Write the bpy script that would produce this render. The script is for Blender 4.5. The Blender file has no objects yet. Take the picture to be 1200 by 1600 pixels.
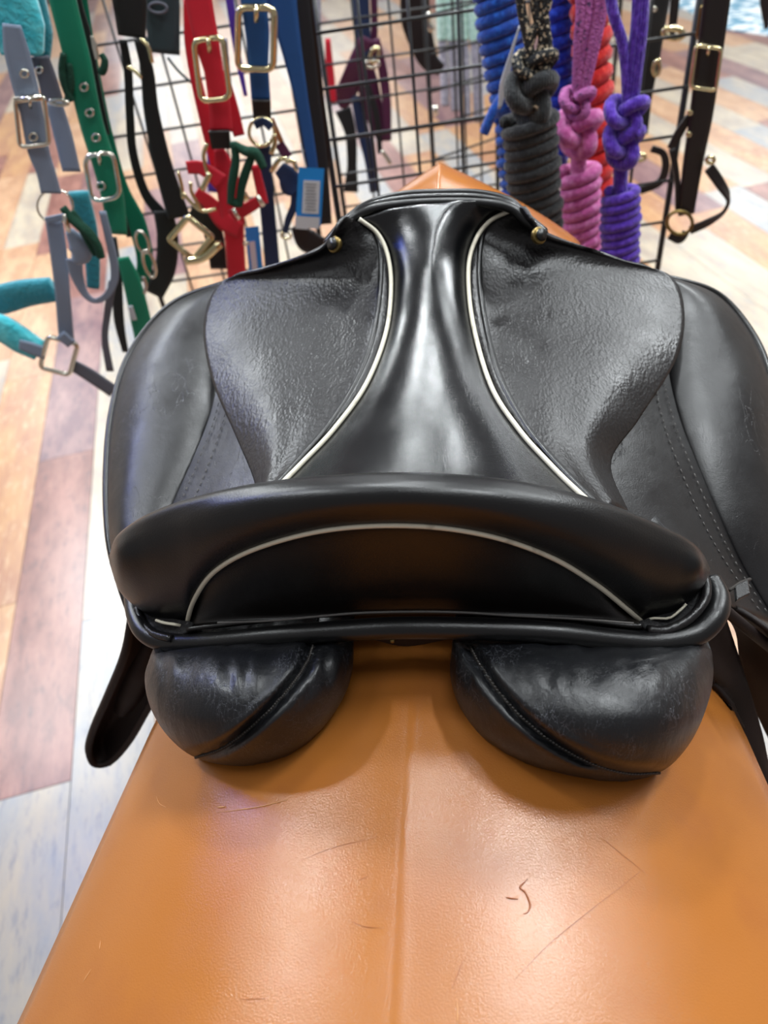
import bpy, math, random
import numpy as np
from mathutils import Vector, Matrix
from mathutils.bvhtree import BVHTree
random.seed(7); rng = np.random.default_rng(7)
C = bpy.context.scene.collection

# ---------------------------------------------------------------- camera
F = 1150.0                                   # focal length in pixels of a 1200x1600 frame
CAM = np.array([0.045, 0.0, 1.45])
down = np.array([180., 1200., F]); down /= np.linalg.norm(down)
fwd = np.array([119., -1120., F]); fwd -= down*fwd.dot(down); fwd /= np.linalg.norm(fwd)
wz, wy = -down, fwd
wx = np.cross(wy, wz)
def ray(px, py):
    v = np.array([(px-600)/F, (py-800)/F, 1.0])
    return np.array([v.dot(wx), v.dot(wy), v.dot(wz)])
def P(px, py, y=None, z=None):               # point of the world at a measured distance y or height z (z relative to eye level)
    r = ray(px, py)
    return CAM + (r*y/r[1] if y is not None else r*z/r[2])
right = np.array([wx[0], wy[0], wz[0]]); dn = np.array([wx[1], wy[1], wz[1]]); look = np.array([wx[2], wy[2], wz[2]])
cd = bpy.data.cameras.new('camera'); cam = bpy.data.objects.new('camera', cd); C.objects.link(cam)
M = Matrix(((right[0], -dn[0], -look[0], CAM[0]), (right[1], -dn[1], -look[1], CAM[1]), (right[2], -dn[2], -look[2], CAM[2]), (0, 0, 0, 1)))
cam.matrix_world = M
cd.sensor_fit = 'VERTICAL'; cd.sensor_height = 36.0; cd.lens = F/1600*36
cd.clip_start = 0.02
cd.dof.use_dof = True; cd.dof.focus_distance = 0.50; cd.dof.aperture_fstop = 6.5
bpy.context.scene.camera = cam

# ---------------------------------------------------------------- world, lights, exposure
W = bpy.data.worlds.new('shop'); bpy.context.scene.world = W; W.use_nodes = True
bg = W.node_tree.nodes['Background']; bg.inputs[0].default_value = (0.93, 0.90, 0.92, 1); bg.inputs[1].default_value = 0.24
vs = bpy.context.scene.view_settings
vs.view_transform = 'Standard'; vs.look = 'None'; vs.gamma = 1; vs.use_curve_mapping = False; vs.exposure = 0.25
def area(name, loc, sx, sy, power, col=(1, 1, 1), target=None):
    l = bpy.data.lights.new(name, 'AREA'); l.shape = 'RECTANGLE'; l.size = sx; l.size_y = sy; l.energy = power; l.color = col
    o = bpy.data.objects.new(name, l); C.objects.link(o); o.location = loc
    if target is not None:
        o.rotation_euler = (Vector(target)-Vector(loc)).to_track_quat('-Z', 'Y').to_euler()
    return o
CEIL = 3.15
for i, (x, y, sx, sy, p) in enumerate([(0.15, 1.2, .15, .2, 12), (-1.5, 0.9, .16, .16, 20), (1.02, 0.82, .10, .4, 26), (1.85, 0.95, .12, .4, 10), (-.3, 1.95, .22, .22, 32), (0.1, 3.5, .25, .25, 36),
                                       (1.6, 2.8, .25, .25, 22), (2.8, 3.0, .5, .5, 90), (-2.9, 3.8, .6, .6, 100), (0.4, 0.05, .8, .5, 8), (-1.1, 0.05, .6, .5, 5),
                                       (-3.1, 2.6, .9, .9, 55), (-4.6, 6.6, 1.2, 1.6, 60), (3.7, 10.2, 1.5, 2, 90), (-1.0, 8.0, 1.2, 1.6, 60), (3.2, 6.0, 1, 1.2, 50)]):
    area('ceiling_lamp', (x, y, CEIL), sx, sy, p, (0.93, 0.98, 1.0))
area('added_floor_glare_light', (-3.2, 12.9, 2.0), 4.5, 2.0, 90, (0.95, 0.97, 1.0), (-2.6, 0, 0.6))  # unseen area light added at the back wall to put glare on the floor
area('blue_lamp', (-2.0, 1.35, 2.4), .35, .35, 6, (0.08, 0.16, 1.0), (0, 0.4, 1.1))

# ---------------------------------------------------------------- helpers
def lin(h):
    h = h.lstrip('#'); c = [int(h[i:i+2], 16)/255 for i in (0, 2, 4)]
    return tuple(((v+0.055)/1.055)**2.4 if v > 0.04045 else v/12.92 for v in c)+(1,)
def mat(name, col, rough=0.5, metal=0, bumps=(), vary=None, spec=0.5, sheen=0, coat=0, rvary=0, worn=None):
    """bumps: (kind, scale, strength, distance, stretch); vary: (colour, scale, low, high)"""
    m = bpy.data.materials.new(name); m.use_nodes = True; nt = m.node_tree; N, L = nt.nodes, nt.links
    b = N['Principled BSDF']; b.inputs['Base Color'].default_value = lin(col); b.inputs['Roughness'].default_value = rough
    b.inputs['Metallic'].default_value = metal; b.inputs['Specular IOR Level'].default_value = spec
    b.inputs['Sheen Weight'].default_value = sheen; b.inputs['Coat Weight'].default_value = coat; b.inputs['Coat Roughness'].default_value = 0.12
    tc = N.new('ShaderNodeTexCoord'); prev = None
    for kind, sc, st, dist, stretch in bumps:
        mp = N.new('ShaderNodeMapping'); mp.inputs['Scale'].default_value = stretch; L.new(tc.outputs['Object'], mp.inputs[0])
        if kind == 'noise':
            t = N.new('ShaderNodeTexNoise'); t.inputs['Scale'].default_value = sc; t.inputs['Detail'].default_value = 4; out = t.outputs['Fac']
        elif kind == 'voronoi':
            t = N.new('ShaderNodeTexVoronoi'); t.inputs['Scale'].default_value = sc; out = t.outputs['Distance']
        elif kind == 'crease':
            t = N.new('ShaderNodeTexVoronoi'); t.feature = 'DISTANCE_TO_EDGE'; t.inputs['Scale'].default_value = sc
            nz = N.new('ShaderNodeTexNoise'); nz.inputs['Scale'].default_value = sc*1.3; mx = N.new('ShaderNodeMix'); mx.data_type = 'RGBA'; mx.inputs[0].default_value = 0.22
            L.new(mp.outputs[0], nz.inputs['Vector']); L.new(mp.outputs[0], mx.inputs[6]); L.new(nz.outputs['Color'], mx.inputs[7]); L.new(mx.outputs[2], t.inputs['Vector'])
            cr = N.new('ShaderNodeMapRange'); cr.inputs['From Max'].default_value = 0.022; L.new(t.outputs['Distance'], cr.inputs[0]); out = cr.outputs[0]
        else:
            t = N.new('ShaderNodeTexWave'); t.inputs['Scale'].default_value = sc; t.inputs['Distortion'].default_value = 0.6; out = t.outputs['Fac']
        if kind != 'crease': L.new(mp.outputs[0], t.inputs['Vector'])
        bn = N.new('ShaderNodeBump'); bn.inputs['Strength'].default_value = st; bn.inputs['Distance'].default_value = dist
        L.new(out, bn.inputs['Height'])
        if prev: L.new(prev.outputs[0], bn.inputs['Normal'])
        prev = bn
    if prev: L.new(prev.outputs[0], b.inputs['Normal'])
    if vary:
        t = N.new('ShaderNodeTexNoise'); t.inputs['Scale'].default_value = vary[1]; t.inputs['Detail'].default_value = 6; L.new(tc.outputs['Object'], t.inputs['Vector'])
        mr = N.new('ShaderNodeMapRange'); mr.inputs['From Min'].default_value = vary[2]; mr.inputs['From Max'].default_value = vary[3]; L.new(t.outputs['Fac'], mr.inputs[0])
        mx = N.new('ShaderNodeMix'); mx.data_type = 'RGBA'; mx.inputs[6].default_value = lin(col); mx.inputs[7].default_value = lin(vary[0])
        L.new(mr.outputs[0], mx.inputs[0]); L.new(mx.outputs[2], b.inputs['Base Color'])
    if worn:                                  # (colour, scale, stretch, line width): pale cracked creases
        col_in = b.inputs['Base Color'].links[0].from_socket if b.inputs['Base Color'].links else None
        mp = N.new('ShaderNodeMapping'); mp.inputs['Scale'].default_value = worn[2]; L.new(tc.outputs['Object'], mp.inputs[0])
        nz = N.new('ShaderNodeTexNoise'); nz.inputs['Scale'].default_value = worn[1]*1.1; nz.inputs['Detail'].default_value = 5; L.new(mp.outputs[0], nz.inputs['Vector'])
        m1 = N.new('ShaderNodeMix'); m1.data_type = 'RGBA'; m1.inputs[0].default_value = .30; L.new(mp.outputs[0], m1.inputs[6]); L.new(nz.outputs['Color'], m1.inputs[7])
        vo = N.new('ShaderNodeTexVoronoi'); vo.feature = 'DISTANCE_TO_EDGE'; vo.inputs['Scale'].default_value = worn[1]; L.new(m1.outputs[2], vo.inputs['Vector'])
        mr = N.new('ShaderNodeMapRange'); mr.inputs['From Max'].default_value = worn[3]; mr.inputs['To Min'].default_value = 1; mr.inputs['To Max'].default_value = 0; L.new(vo.outputs['Distance'], mr.inputs[0])
        n2 = N.new('ShaderNodeTexNoise'); n2.inputs['Scale'].default_value = worn[1]*.9; L.new(tc.outputs['Object'], n2.inputs['Vector'])
        r2 = N.new('ShaderNodeMapRange'); r2.inputs['From Min'].default_value = .47; r2.inputs['From Max'].default_value = .62; L.new(n2.outputs['Fac'], r2.inputs[0])
        mu = N.new('ShaderNodeMath'); mu.operation = 'MULTIPLY'; L.new(mr.outputs[0], mu.inputs[0]); L.new(r2.outputs[0], mu.inputs[1])
        mx = N.new('ShaderNodeMix'); mx.data_type = 'RGBA'; mx.inputs[6].default_value = lin(col); mx.inputs[7].default_value = lin(worn[0])
        if col_in: L.new(col_in, mx.inputs[6])
        L.new(mu.outputs[0], mx.inputs[0]); L.new(mx.outputs[2], b.inputs['Base Color'])
        bn = N.new('ShaderNodeBump'); bn.inputs['Strength'].default_value = .35; bn.inputs['Distance'].default_value = .0008; bn.invert = True; L.new(mu.outputs[0], bn.inputs['Height'])
        if prev: L.new(prev.outputs[0], bn.inputs['Normal'])
        L.new(bn.outputs[0], b.inputs['Normal'])
    if rvary:
        t = N.new('ShaderNodeTexNoise'); t.inputs['Scale'].default_value = 28; t.inputs['Detail'].default_value = 5; L.new(tc.outputs['Object'], t.inputs['Vector'])
        mr = N.new('ShaderNodeMapRange'); mr.inputs['From Min'].default_value = .3; mr.inputs['From Max'].default_value = .7
        mr.inputs['To Min'].default_value = rough-rvary; mr.inputs['To Max'].default_value = rough+rvary
        L.new(t.outputs['Fac'], mr.inputs[0]); L.new(mr.outputs[0], b.inputs['Roughness'])
    return m
def empty(name, loc, label, cat, group=None):
    o = bpy.data.objects.new(name, None); C.objects.link(o); o.location = Vector(loc); o.empty_display_size = .05
    o['label'] = label; o['category'] = cat
    if group: o['group'] = group
    return o
def base_of(o):
    v = Vector((0, 0, 0))
    while o: v += o.location; o = o.parent
    return v
def obj(name, verts, faces, m, parent=None, smooth=True, sub=0, solid=0, label=None, bevel=0):
    off = np.array(base_of(parent)) if parent else np.zeros(3)
    me = bpy.data.meshes.new(name); me.from_pydata([tuple(np.array(v)-off) for v in verts], [], [tuple(f) for f in faces]); me.update()
    if smooth: me.polygons.foreach_set('use_smooth', [True]*len(me.polygons))
    me.materials.append(m); o = bpy.data.objects.new(name, me); C.objects.link(o)
    if parent: o.parent = parent
    if solid:
        s = o.modifiers.new('thick', 'SOLIDIFY'); s.thickness = solid; s.offset = -1
    if bevel:
        s = o.modifiers.new('bev', 'BEVEL'); s.width = bevel; s.segments = 2
    if sub:
        s = o.modifiers.new('sub', 'SUBSURF'); s.levels = sub; s.render_levels = sub
    if label: o['label'] = label
    return o
def tag(o, label, cat, group=None, kind=None):
    if label: o['label'] = label
    if cat: o['category'] = cat
    if group: o['group'] = group
    if kind: o['kind'] = kind
    return o
def spline(pts, n):                           # Catmull-Rom through the points of axis 0
    p = np.array(pts, float); k = len(p)
    if k == 2: t = np.linspace(0, 1, n)[(...,)+(None,)*(p.ndim-1)]; return p[0]*(1-t)+p[1]*t
    e = np.concatenate([[2*p[0]-p[1]], p, [2*p[-1]-p[-2]]]); out = []
    for t in np.linspace(0, k-1, n):
        i = min(int(t), k-2); f = t-i; a, b, c, d = e[i:i+4]
        out.append(0.5*((2*b)+(-a+c)*f+(2*a-5*b+4*c-d)*f*f+(-a+3*b-3*c+d)*f**3))
    return np.array(out)
def grid_surface(g):                          # (nu,nv,3) -> verts, faces wound towards the camera
    nu, nv = g.shape[:2]; V = g.reshape(-1, 3); Fc = [(i*nv+j, i*nv+j+1, (i+1)*nv+j+1, (i+1)*nv+j) for i in range(nu-1) for j in range(nv-1)]
    s = 0
    for f in Fc[::max(1, len(Fc)//60)]:
        a, b, c = V[f[0]], V[f[1]], V[f[2]]; s += np.cross(b-a, c-a).dot(CAM-a)
    if s < 0: Fc = [f[::-1] for f in Fc]
    return V, Fc
def patch(name, ctrl, m, parent, nu=40, nv=40, solid=0.004, disp=None, label=None):
    g = spline(ctrl, nu); g = np.swapaxes(spline(np.swapaxes(g, 0, 1), nv), 0, 1)
    if disp is not None: g = disp(g)
    V, Fc = grid_surface(g)
    return obj(name, V, Fc, m, parent, solid=solid, label=label), g
def tube(path, r, sides=10, closed=False, n=None):
    p = spline(path, n) if n else np.array(path, float)
    if closed: p = p[:-1] if np.allclose(p[0], p[-1]) else p
    k = len(p); rr = np.broadcast_to(np.array(r, float), (k,)) if np.ndim(r) == 0 else np.interp(np.linspace(0, 1, k), np.linspace(0, 1, len(r)), r)
    V, Fc = [], []; up = None
    for i in range(k):
        t = (p[(i+1) % k]-p[i-1]) if closed else p[min(i+1, k-1)]-p[max(i-1, 0)]
        t = t/(np.linalg.norm(t)+1e-12)
        if up is None: up = np.cross(t, [0.3, 0.1, 0.9]); up /= np.linalg.norm(up)
        up = up-t*up.dot(t); up /= (np.linalg.norm(up)+1e-12); q = np.cross(t, up)
        for j in range(sides):
            a = 2*math.pi*j/sides; V.append(p[i]+rr[i]*(math.cos(a)*up+math.sin(a)*q))
    for i in range(k if closed else k-1):
        for j in range(sides):
            a, b = i*sides+j, i*sides+(j+1) % sides; c, d = ((i+1) % k)*sides+(j+1) % sides, ((i+1) % k)*sides+j
            Fc.append((a, b, c, d))
    if not closed: Fc += [tuple(range(sides))[::-1], tuple((k-1)*sides+j for j in range(sides))]
    return V, Fc
def join(*parts):
    V, Fc = [], []
    for v, f in parts:
        o = len(V); V += list(v); Fc += [tuple(i+o for i in q) for q in f]
    return V, Fc
def tubeo(name, path, r, m, parent, sides=10, closed=False, n=None, label=None):
    return obj(name, *tube(path, r, sides, closed, n), m, parent, label=label)
def box(c, ax, ay, az):
    c, ax, ay, az = map(lambda q: np.array(q, float), (c, ax, ay, az))
    V = [c+sx*ax+sy*ay+sz*az for sx in (-1, 1) for sy in (-1, 1) for sz in (-1, 1)]
    return V, [(0, 1, 3, 2), (4, 6, 7, 5), (0, 4, 5, 1), (2, 3, 7, 6), (0, 2, 6, 4), (1, 5, 7, 3)]
FACE = np.array([0.176, -0.984, 0.0])         # towards the camera, level
SIDE = np.array([0.984, 0.176, 0.0])          # along the rack
UP = np.array([0, 0, 1.0])
def ribbon(path, width, thick, n=None, face=FACE, twist=None, crown=0.0):
    p = spline(path, n or max(8, 6*len(path))); k = len(p); V = []
    ww = np.interp(np.linspace(0, 1, k), np.linspace(0, 1, len(width)), width) if np.ndim(width) else np.full(k, width)
    tw = np.interp(np.linspace(0, 1, k), np.linspace(0, 1, len(twist)), twist) if twist is not None else np.zeros(k)
    xs = np.array([-1, -.6, 0, .6, 1]); 
    for i in range(k):
        t = p[min(i+1, k-1)]-p[max(i-1, 0)]; t /= np.linalg.norm(t)+1e-12
        w = np.cross(t, face); w /= np.linalg.norm(w)+1e-9; nrm = np.cross(w, t)
        if nrm.dot(face) < 0: nrm = -nrm
        a = math.radians(tw[i]); w, nrm = w*math.cos(a)+nrm*math.sin(a), nrm*math.cos(a)-w*math.sin(a)
        for s in xs: V.append(p[i]+w*s*ww[i]/2+nrm*(thick/2+crown*(1-s*s)))
        for s in xs[::-1]: V.append(p[i]+w*s*ww[i]/2-nrm*(thick/2+crown*(1-s*s)))
    m = 10; Fc = [(i*m+j, i*m+(j+1) % m, (i+1)*m+(j+1) % m, (i+1)*m+j) for i in range(k-1) for j in range(m)]
    Fc += [tuple(range(m))[::-1], tuple((k-1)*m+j for j in range(m))]
    return V, Fc
def PX(pts, y):                               # list of (px,py) or (px,py,dy) at distance y
    return [P(q[0], q[1], y=y+(q[2] if len(q) > 2 else 0)) for q in pts]
def mpp(y, px=600, py=150):                   # metres per pixel there
    a, b = P(px, py, y=y), P(px+10, py, y=y); return np.linalg.norm(a-b)/10
def rrect(cx, cy, w, h, ang, y, rad=6, k=5):
    pts = []
    for sx, sy, a0 in ((1, -1, -90), (1, 1, 0), (-1, 1, 90), (-1, -1, 180)):
        for i in range(k):
            a = math.radians(a0+90*i/(k-1)); pts.append((sx*(w/2-rad)+rad*math.cos(a), sy*(h/2-rad)+rad*math.sin(a)))
    c, s = math.cos(math.radians(ang)), math.sin(math.radians(ang))
    return [P(cx+c*x-s*v, cy+s*x+c*v, y=y) for x, v in pts]
def buckle(parent, cx, cy, w, h, ang, y, m, r=3.2, rad=8, tongue=True, bar=False, name='buckle'):
    u = mpp(y); b = obj(name, *tube(rrect(cx, cy, w, h, ang, y, rad), r*u, 8, True), m, parent)
    c, s = math.cos(math.radians(ang)), math.sin(math.radians(ang)); q = lambda x, v, d=0: P(cx+c*x-s*v, cy+s*x+c*v, y=y+d)
    if bar: obj('bar', *tube([q(-w/2, -h*.02), q(w/2, -h*.02)], r*.8*u, 8), m, b)
    if tongue: obj('tongue', *tube([q(0, -h*.53, -.005), q(0, -h*.42, -.009), q(0, -h*.28, -.004)], r*.75*u, 8), m, b)
    return b
def ringo(parent, cx, cy, rx, ry, ang, y, m, r=2.4, name='ring'):
    u = mpp(y); c, s = math.cos(math.radians(ang)), math.sin(math.radians(ang)); pts = []
    for i in range(22):
        a = 2*math.pi*i/22; x, v = rx*math.cos(a), ry*math.sin(a); pts.append(P(cx+c*x-s*v, cy+s*x+c*v, y=y))
    return obj(name, *tube(pts, r*u, 8, True), m, parent)
def eyelet(parent, px, py, y, m, r=6):
    u = mpp(y); pts = [P(px+r*math.cos(a), py+r*math.sin(a), y=y) for a in np.linspace(0, 2*math.pi, 13)[:-1]]
    return obj('eyelet', *tube(pts, 2.1*u, 6, True), m, parent)

# ---------------------------------------------------------------- materials
FINE = ('noise', 900, 0.25, 0.0006, (1, 1, 1))
M_seat = mat('seat_leather', '#07080a', 0.21, bumps=(('noise', 60, .12, .002, (1, .6, 1)), FINE), rvary=.03, spec=.6)
M_smooth = mat('smooth_leather', '#0a0a0b', 0.33, bumps=(FINE,), rvary=.05)
M_back = mat('cantle_back_leather', '#0d0a09', 0.38, bumps=(FINE,), rvary=.04)
M_grain = mat('grained_leather', '#121011', 0.36, bumps=(('noise', 190, .32, .0016, (1, .65, 1)), ('voronoi', 420, .28, .0008, (1, .7, 1)), FINE), rvary=.06)
M_flap = mat('flap_leather', '#131213', 0.38, bumps=(('noise', 22, .25, .005, (1, 1, 1)), FINE), rvary=.07, worn=('#29292c', 13, (1.6, .6, .5), .010))
M_under = mat('underside_leather', '#1b1210', 0.6, bumps=(FINE,), spec=.3)
M_panel = mat('panel_leather', '#0f1013', 0.37, bumps=(('crease', 60, .25, .0006, (1.5, .8, .4)), ('noise', 55, .35, .003, (1.6, 1, .45)), FINE), rvary=.07, worn=('#4c4e55', 34, (1.5, .8, .45), .028))
M_felt = mat('worn_gusset', '#141315', 0.8, bumps=(('noise', 250, .9, .002, (1, 1, 1)),), vary=('#5c5a5c', 260, .62, .75))
M_piping = mat('cream_piping', '#cfc9b6', 0.5, bumps=(FINE,), vary=('#8f8674', 90, .58, .8))
M_thread = mat('dark_thread', '#2b2622', 0.8)
M_stitch = mat('grey_thread', '#5b5856', 0.8)
M_stand = mat('orange_moulded_stand', '#a5652b', 0.22, bumps=(('noise', 1000, .30, .0005, (1, 1, 1)), ('noise', 25, .06, .003, (1, 1, 1))), vary=('#98592a', 14, .5, .85), rvary=.05)
M_scratch = mat('pale_scratch', '#e0a56a', 0.5)
M_mark = mat('brown_mark', '#9a5420', 0.6)
M_wire = mat('black_wire', '#101113', 0.35)
M_gold = mat('polished_brass', '#d8caa0', 0.16, metal=1)
M_nickel = mat('nickel', '#d6d2c4', 0.2, metal=1)
M_oldbrass = mat('aged_brass', '#7d6b42', 0.3, metal=1)
def webbing(n, c, r=.6): return mat(n, c, r, bumps=(('wave', 180, .5, .0012, (0.05, 0.05, 1)),), spec=.4, sheen=.15)
M_green = webbing('green_webbing', '#007a5a'); M_grey = webbing('grey_webbing', '#7d8ba0'); M_dgrey = webbing('dark_grey_webbing', '#595b66')
M_black = webbing('black_webbing', '#08080a'); M_red = webbing('red_webbing', '#c2122a'); M_blue = webbing('blue_webbing', '#0f4680')
M_navy = webbing('navy_webbing', '#0a2145'); M_burg = webbing('burgundy_webbing', '#4a1038'); M_purp = webbing('purple_webbing', '#4a2a9a')
M_slate = webbing('slate_webbing', '#26383c')
M_teal = mat('teal_fleece', '#36b4c2', .95, bumps=(('noise', 140, .8, .004, (1, 1, 1)),), sheen=.4, vary=('#5fd0da', 60, .4, .7))
M_dteal = mat('deep_teal_fleece', '#1f7f8d', .95, bumps=(('noise', 140, .8, .004, (1, 1, 1)),), sheen=.3)
M_tie = mat('dark_green_yarn', '#0c3d2c', .95, bumps=(('noise', 300, .9, .003, (1, 1, 1)),))
M_brown = mat('dark_brown_leather', '#150d0c', .4, bumps=(FINE,))
M_tag = mat('blue_tag', '#1486d6', .4); M_paper = mat('paper_label', '#c4cbd2', .6); M_print = mat('grey_print', '#6e7880', .6)
def ropem(n, c, c2=None): return mat(n, c, .85, bumps=(('noise', 320, .9, .0025, (1, 1, .5)), ('wave', 90, .4, .002, (1, 1, 1))), vary=((c2 or c), 130, .45, .7), sheen=.3, spec=.25)
M_rblue = ropem('blue_rope', '#0d3f9a', '#1f66cc'); M_rblack = ropem('black_rope', '#141618', '#24282a'); M_rpink = ropem('pink_rope', '#c55a9c', '#e08ac0')
M_rred = ropem('red_rope', '#c41818', '#e03628'); M_rpurp = ropem('purple_rope', '#46209a', '#6a44c8'); M_rroyal = ropem('royal_rope', '#1030a8', '#2a55d8')
M_flecked = mat('flecked_cord', '#15181a', .8, bumps=(('voronoi', 300, .8, .002, (1, 1, 1)),), vary=('#c2b49a', 190, .56, .60))
M_mauve = mat('mauve_flecked_cord', '#b0609c', .8, bumps=(('voronoi', 300, .8, .002, (1, 1, 1)),), vary=('#5a3a66', 170, .60, .64))
M_mint = ropem('mint_rope', '#a8d0c4', '#d4efe6'); M_pale = ropem('pale_grey_rope', '#9696a6', '#c2c0cc')

# ---------------------------------------------------------------- floor
def plank_mat(n, c, c2, c3):
    m = mat(n, c, .30, bumps=(('noise', 40, .15, .001, (1, 8, 1)),), spec=.6)
    N, L = m.node_tree.nodes, m.node_tree.links; b = N['Principled BSDF']; tc = N.new('ShaderNodeTexCoord')
    oi = N.new('ShaderNodeObjectInfo'); ad = N.new('ShaderNodeVectorMath'); ad.operation = 'ADD'; sc = N.new('ShaderNodeVectorMath'); sc.operation = 'SCALE'; sc.inputs['Scale'].default_value = 1
    cmb = N.new('ShaderNodeCombineXYZ'); mu = N.new('ShaderNodeMath'); mu.operation = 'MULTIPLY'; mu.inputs[1].default_value = 40; L.new(oi.outputs['Random'], mu.inputs[0])
    L.new(mu.outputs[0], cmb.inputs[0]); L.new(mu.outputs[0], cmb.inputs[1]); L.new(tc.outputs['Object'], ad.inputs[0]); L.new(cmb.outputs[0], ad.inputs[1])
    def tex(scale, st, lo, hi):
        mp = N.new('ShaderNodeMapping'); mp.inputs['Scale'].default_value = st; L.new(ad.outputs[0], mp.inputs[0])
        t = N.new('ShaderNodeTexNoise'); t.inputs['Scale'].default_value = scale; t.inputs['Detail'].default_value = 7; t.inputs['Roughness'].default_value = .65; L.new(mp.outputs[0], t.inputs['Vector'])
        mr = N.new('ShaderNodeMapRange'); mr.inputs['From Min'].default_value = lo; mr.inputs['From Max'].default_value = hi; L.new(t.outputs['Fac'], mr.inputs[0]); return mr.outputs[0]
    a = N.new('ShaderNodeMix'); a.data_type = 'RGBA'; a.inputs[6].default_value = lin(c); a.inputs[7].default_value = lin(c2); L.new(tex(3.2, (3.2, 1, 1), .40, .62), a.inputs[0])
    a2 = N.new('ShaderNodeMix'); a2.data_type = 'RGBA'; a2.inputs[7].default_value = lin(c3); L.new(a.outputs[2], a2.inputs[6]); L.new(tex(14, (4, 1, 1), .52, .75), a2.inputs[0])
    L.new(a2.outputs[2], b.inputs['Base Color']); return m
PM = [plank_mat('wood_reddish', '#6f4038', '#96665a', '#4c2c2e'), plank_mat('wood_tan', '#a77c5c', '#c09a78', '#7d5a4c'), plank_mat('wood_greyblue', '#8b8c90', '#a89c8c', '#6a6f7c'),
      plank_mat('wood_honey', '#b0845a', '#9a6a4e', '#c4a684'), plank_mat('wood_plum', '#66444c', '#8f6c68', '#4a3440'), plank_mat('wood_cream', '#b5a791', '#97887c', '#8a8f92')]
M_gap = mat('floor_gap', '#4a3c38', .7)
a0 = P(40, 1300, z=-1.45); b0 = P(140, 900, z=-1.45)
# plank direction from the two ends of a seam seen left of the stand
s1, s2 = P(113, 1200, z=-1.45), P(152, 639, z=-1.45)
pd = s2-s1; pd[2] = 0; pd /= np.linalg.norm(pd); pn = np.array([pd[1], -pd[0], 0])
fl = obj('floor', *box([0.6, 5.5, -.012], [6.5, 0, 0], [0, 7.5, 0], [0, 0, .0095]), M_gap, smooth=False); fl['kind'] = 'structure'
PW, PL = 0.185, 1.22
pmesh = []
for m in PM:
    V, Fc = box([0, 0, 0], [PW/2-.0009, 0, 0], [0, PL/2-.0009, 0], [0, 0, .0025]); me = bpy.data.meshes.new('plank')
    me.from_pydata([tuple(v) for v in V], [], Fc); me.materials.append(m); pmesh.append(me)
s1c = np.array([s1[0], s1[1], 0]); rot = math.atan2(-pd[0], pd[1]); cand = []; side = []
for i in range(-34, 40):
    off = random.random()*PL
    for j in range(-4, 12):
        c = s1c+pn*(i+.5)*PW+pd*(j*PL+off)
        v = np.array([c[0]-CAM[0], c[1], -1.45]); q = np.array([wx.dot([0, 0, 0]), 0, 0])
        zc = v.dot(look)
        if zc < .3:
            if abs(c[0]-.6) < 6 and -1.6 < c[1] < 12.2: side.append((9e9, c, random.choice([0, 1, 2, 3, 4, 5])))
            continue
        px, py = 600+F*v.dot(right)/zc, 800+F*v.dot(dn)/zc; mrg = F*.75/zc
        if -mrg < px < 1200+mrg and -mrg*.6 < py < 1600+mrg and abs(c[0]-.6) < 6 and -1.4 < c[1] < 12: cand.append((zc, c, ({0: [5, 2, 1, 5, 2], -1: [0, 4, 0, 4, 2], -2: [3, 1, 0, 1, 3]}[i][j % 5] if i in (0, -1, -2) else random.choice([0, 1, 2, 3, 4, 5, 1, 3, 5]))))
        elif abs(c[0]-.6) < 6 and -1.6 < c[1] < 12.2: side.append((9e9, c, random.choice([0, 1, 2, 3, 4, 5])))
cand.sort(key=lambda t: t[0]); rest = []; cand += side
for k, (zc, c, mi) in enumerate(cand):
    if k < 300:
        o = bpy.data.objects.new('plank', pmesh[mi]); C.objects.link(o); o.parent = fl
        o.location = Vector((c[0], c[1], 0)); o.rotation_euler[2] = rot
    else: rest.append((c, mi))
if rest:
    V, Fc, mi_ = [], [], []
    for c, mi in rest:
        v, f = box([c[0], c[1], 0], pn*(PW/2-.0009), pd*(PL/2-.0009), [0, 0, .0025]); o = len(V); V += v; Fc += [tuple(i+o for i in q) for q in f]; mi_ += [mi]*6
    ob = obj('distant_planks', V, Fc, PM[0], fl, smooth=False); ob['kind'] = 'stuff'
    for m in PM[1:]: ob.data.materials.append(m)
    ob.data.polygons.foreach_set('material_index', mi_)

M_wall = mat('painted_wall', '#cfc8c0', .8)
for n, c, h in (('wall_back', (0.6, 13.05, 1.6), (6.5, .05)), ('wall_left', (-5.95, 5.5, 1.6), (.05, 7.5)), ('wall_right', (7.15, 5.5, 1.6), (.05, 7.5))):
    w_ = obj(n, *box(c, [h[0], 0, 0], [0, h[1], 0], [0, 0, 1.65]), M_wall, smooth=False); w_['kind'] = 'structure'
# rug at the far right
M_rug = mat('pale_blue_rug', '#6f9cb4', .95, bumps=(('noise', 60, .6, .006, (1, 1, 1)),), vary=('#e9eff0', 9, .46, .54))
M_rugd = mat('dark_rug_edge', '#3c5166', .95)
rc = [P(*q, z=-1.447) for q in ((1000, -18), (1132, 46), (1330, 78), (1330, -110), (1060, -110))]
V = [p*np.array([1, 1, 0])+np.array([0, 0, zz]) for zz in (.0028, .012) for p in rc]
rug = obj('rug', V, [tuple(range(5, 10)), (0, 1, 6, 5), (1, 2, 7, 6), (2, 3, 8, 7), (3, 4, 9, 8), (4, 0, 5, 9), (4, 3, 2, 1, 0)], M_rug, smooth=False)
tag(rug, 'pale blue and white feathered rug lying on the plank floor at far right', 'rug')

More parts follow.
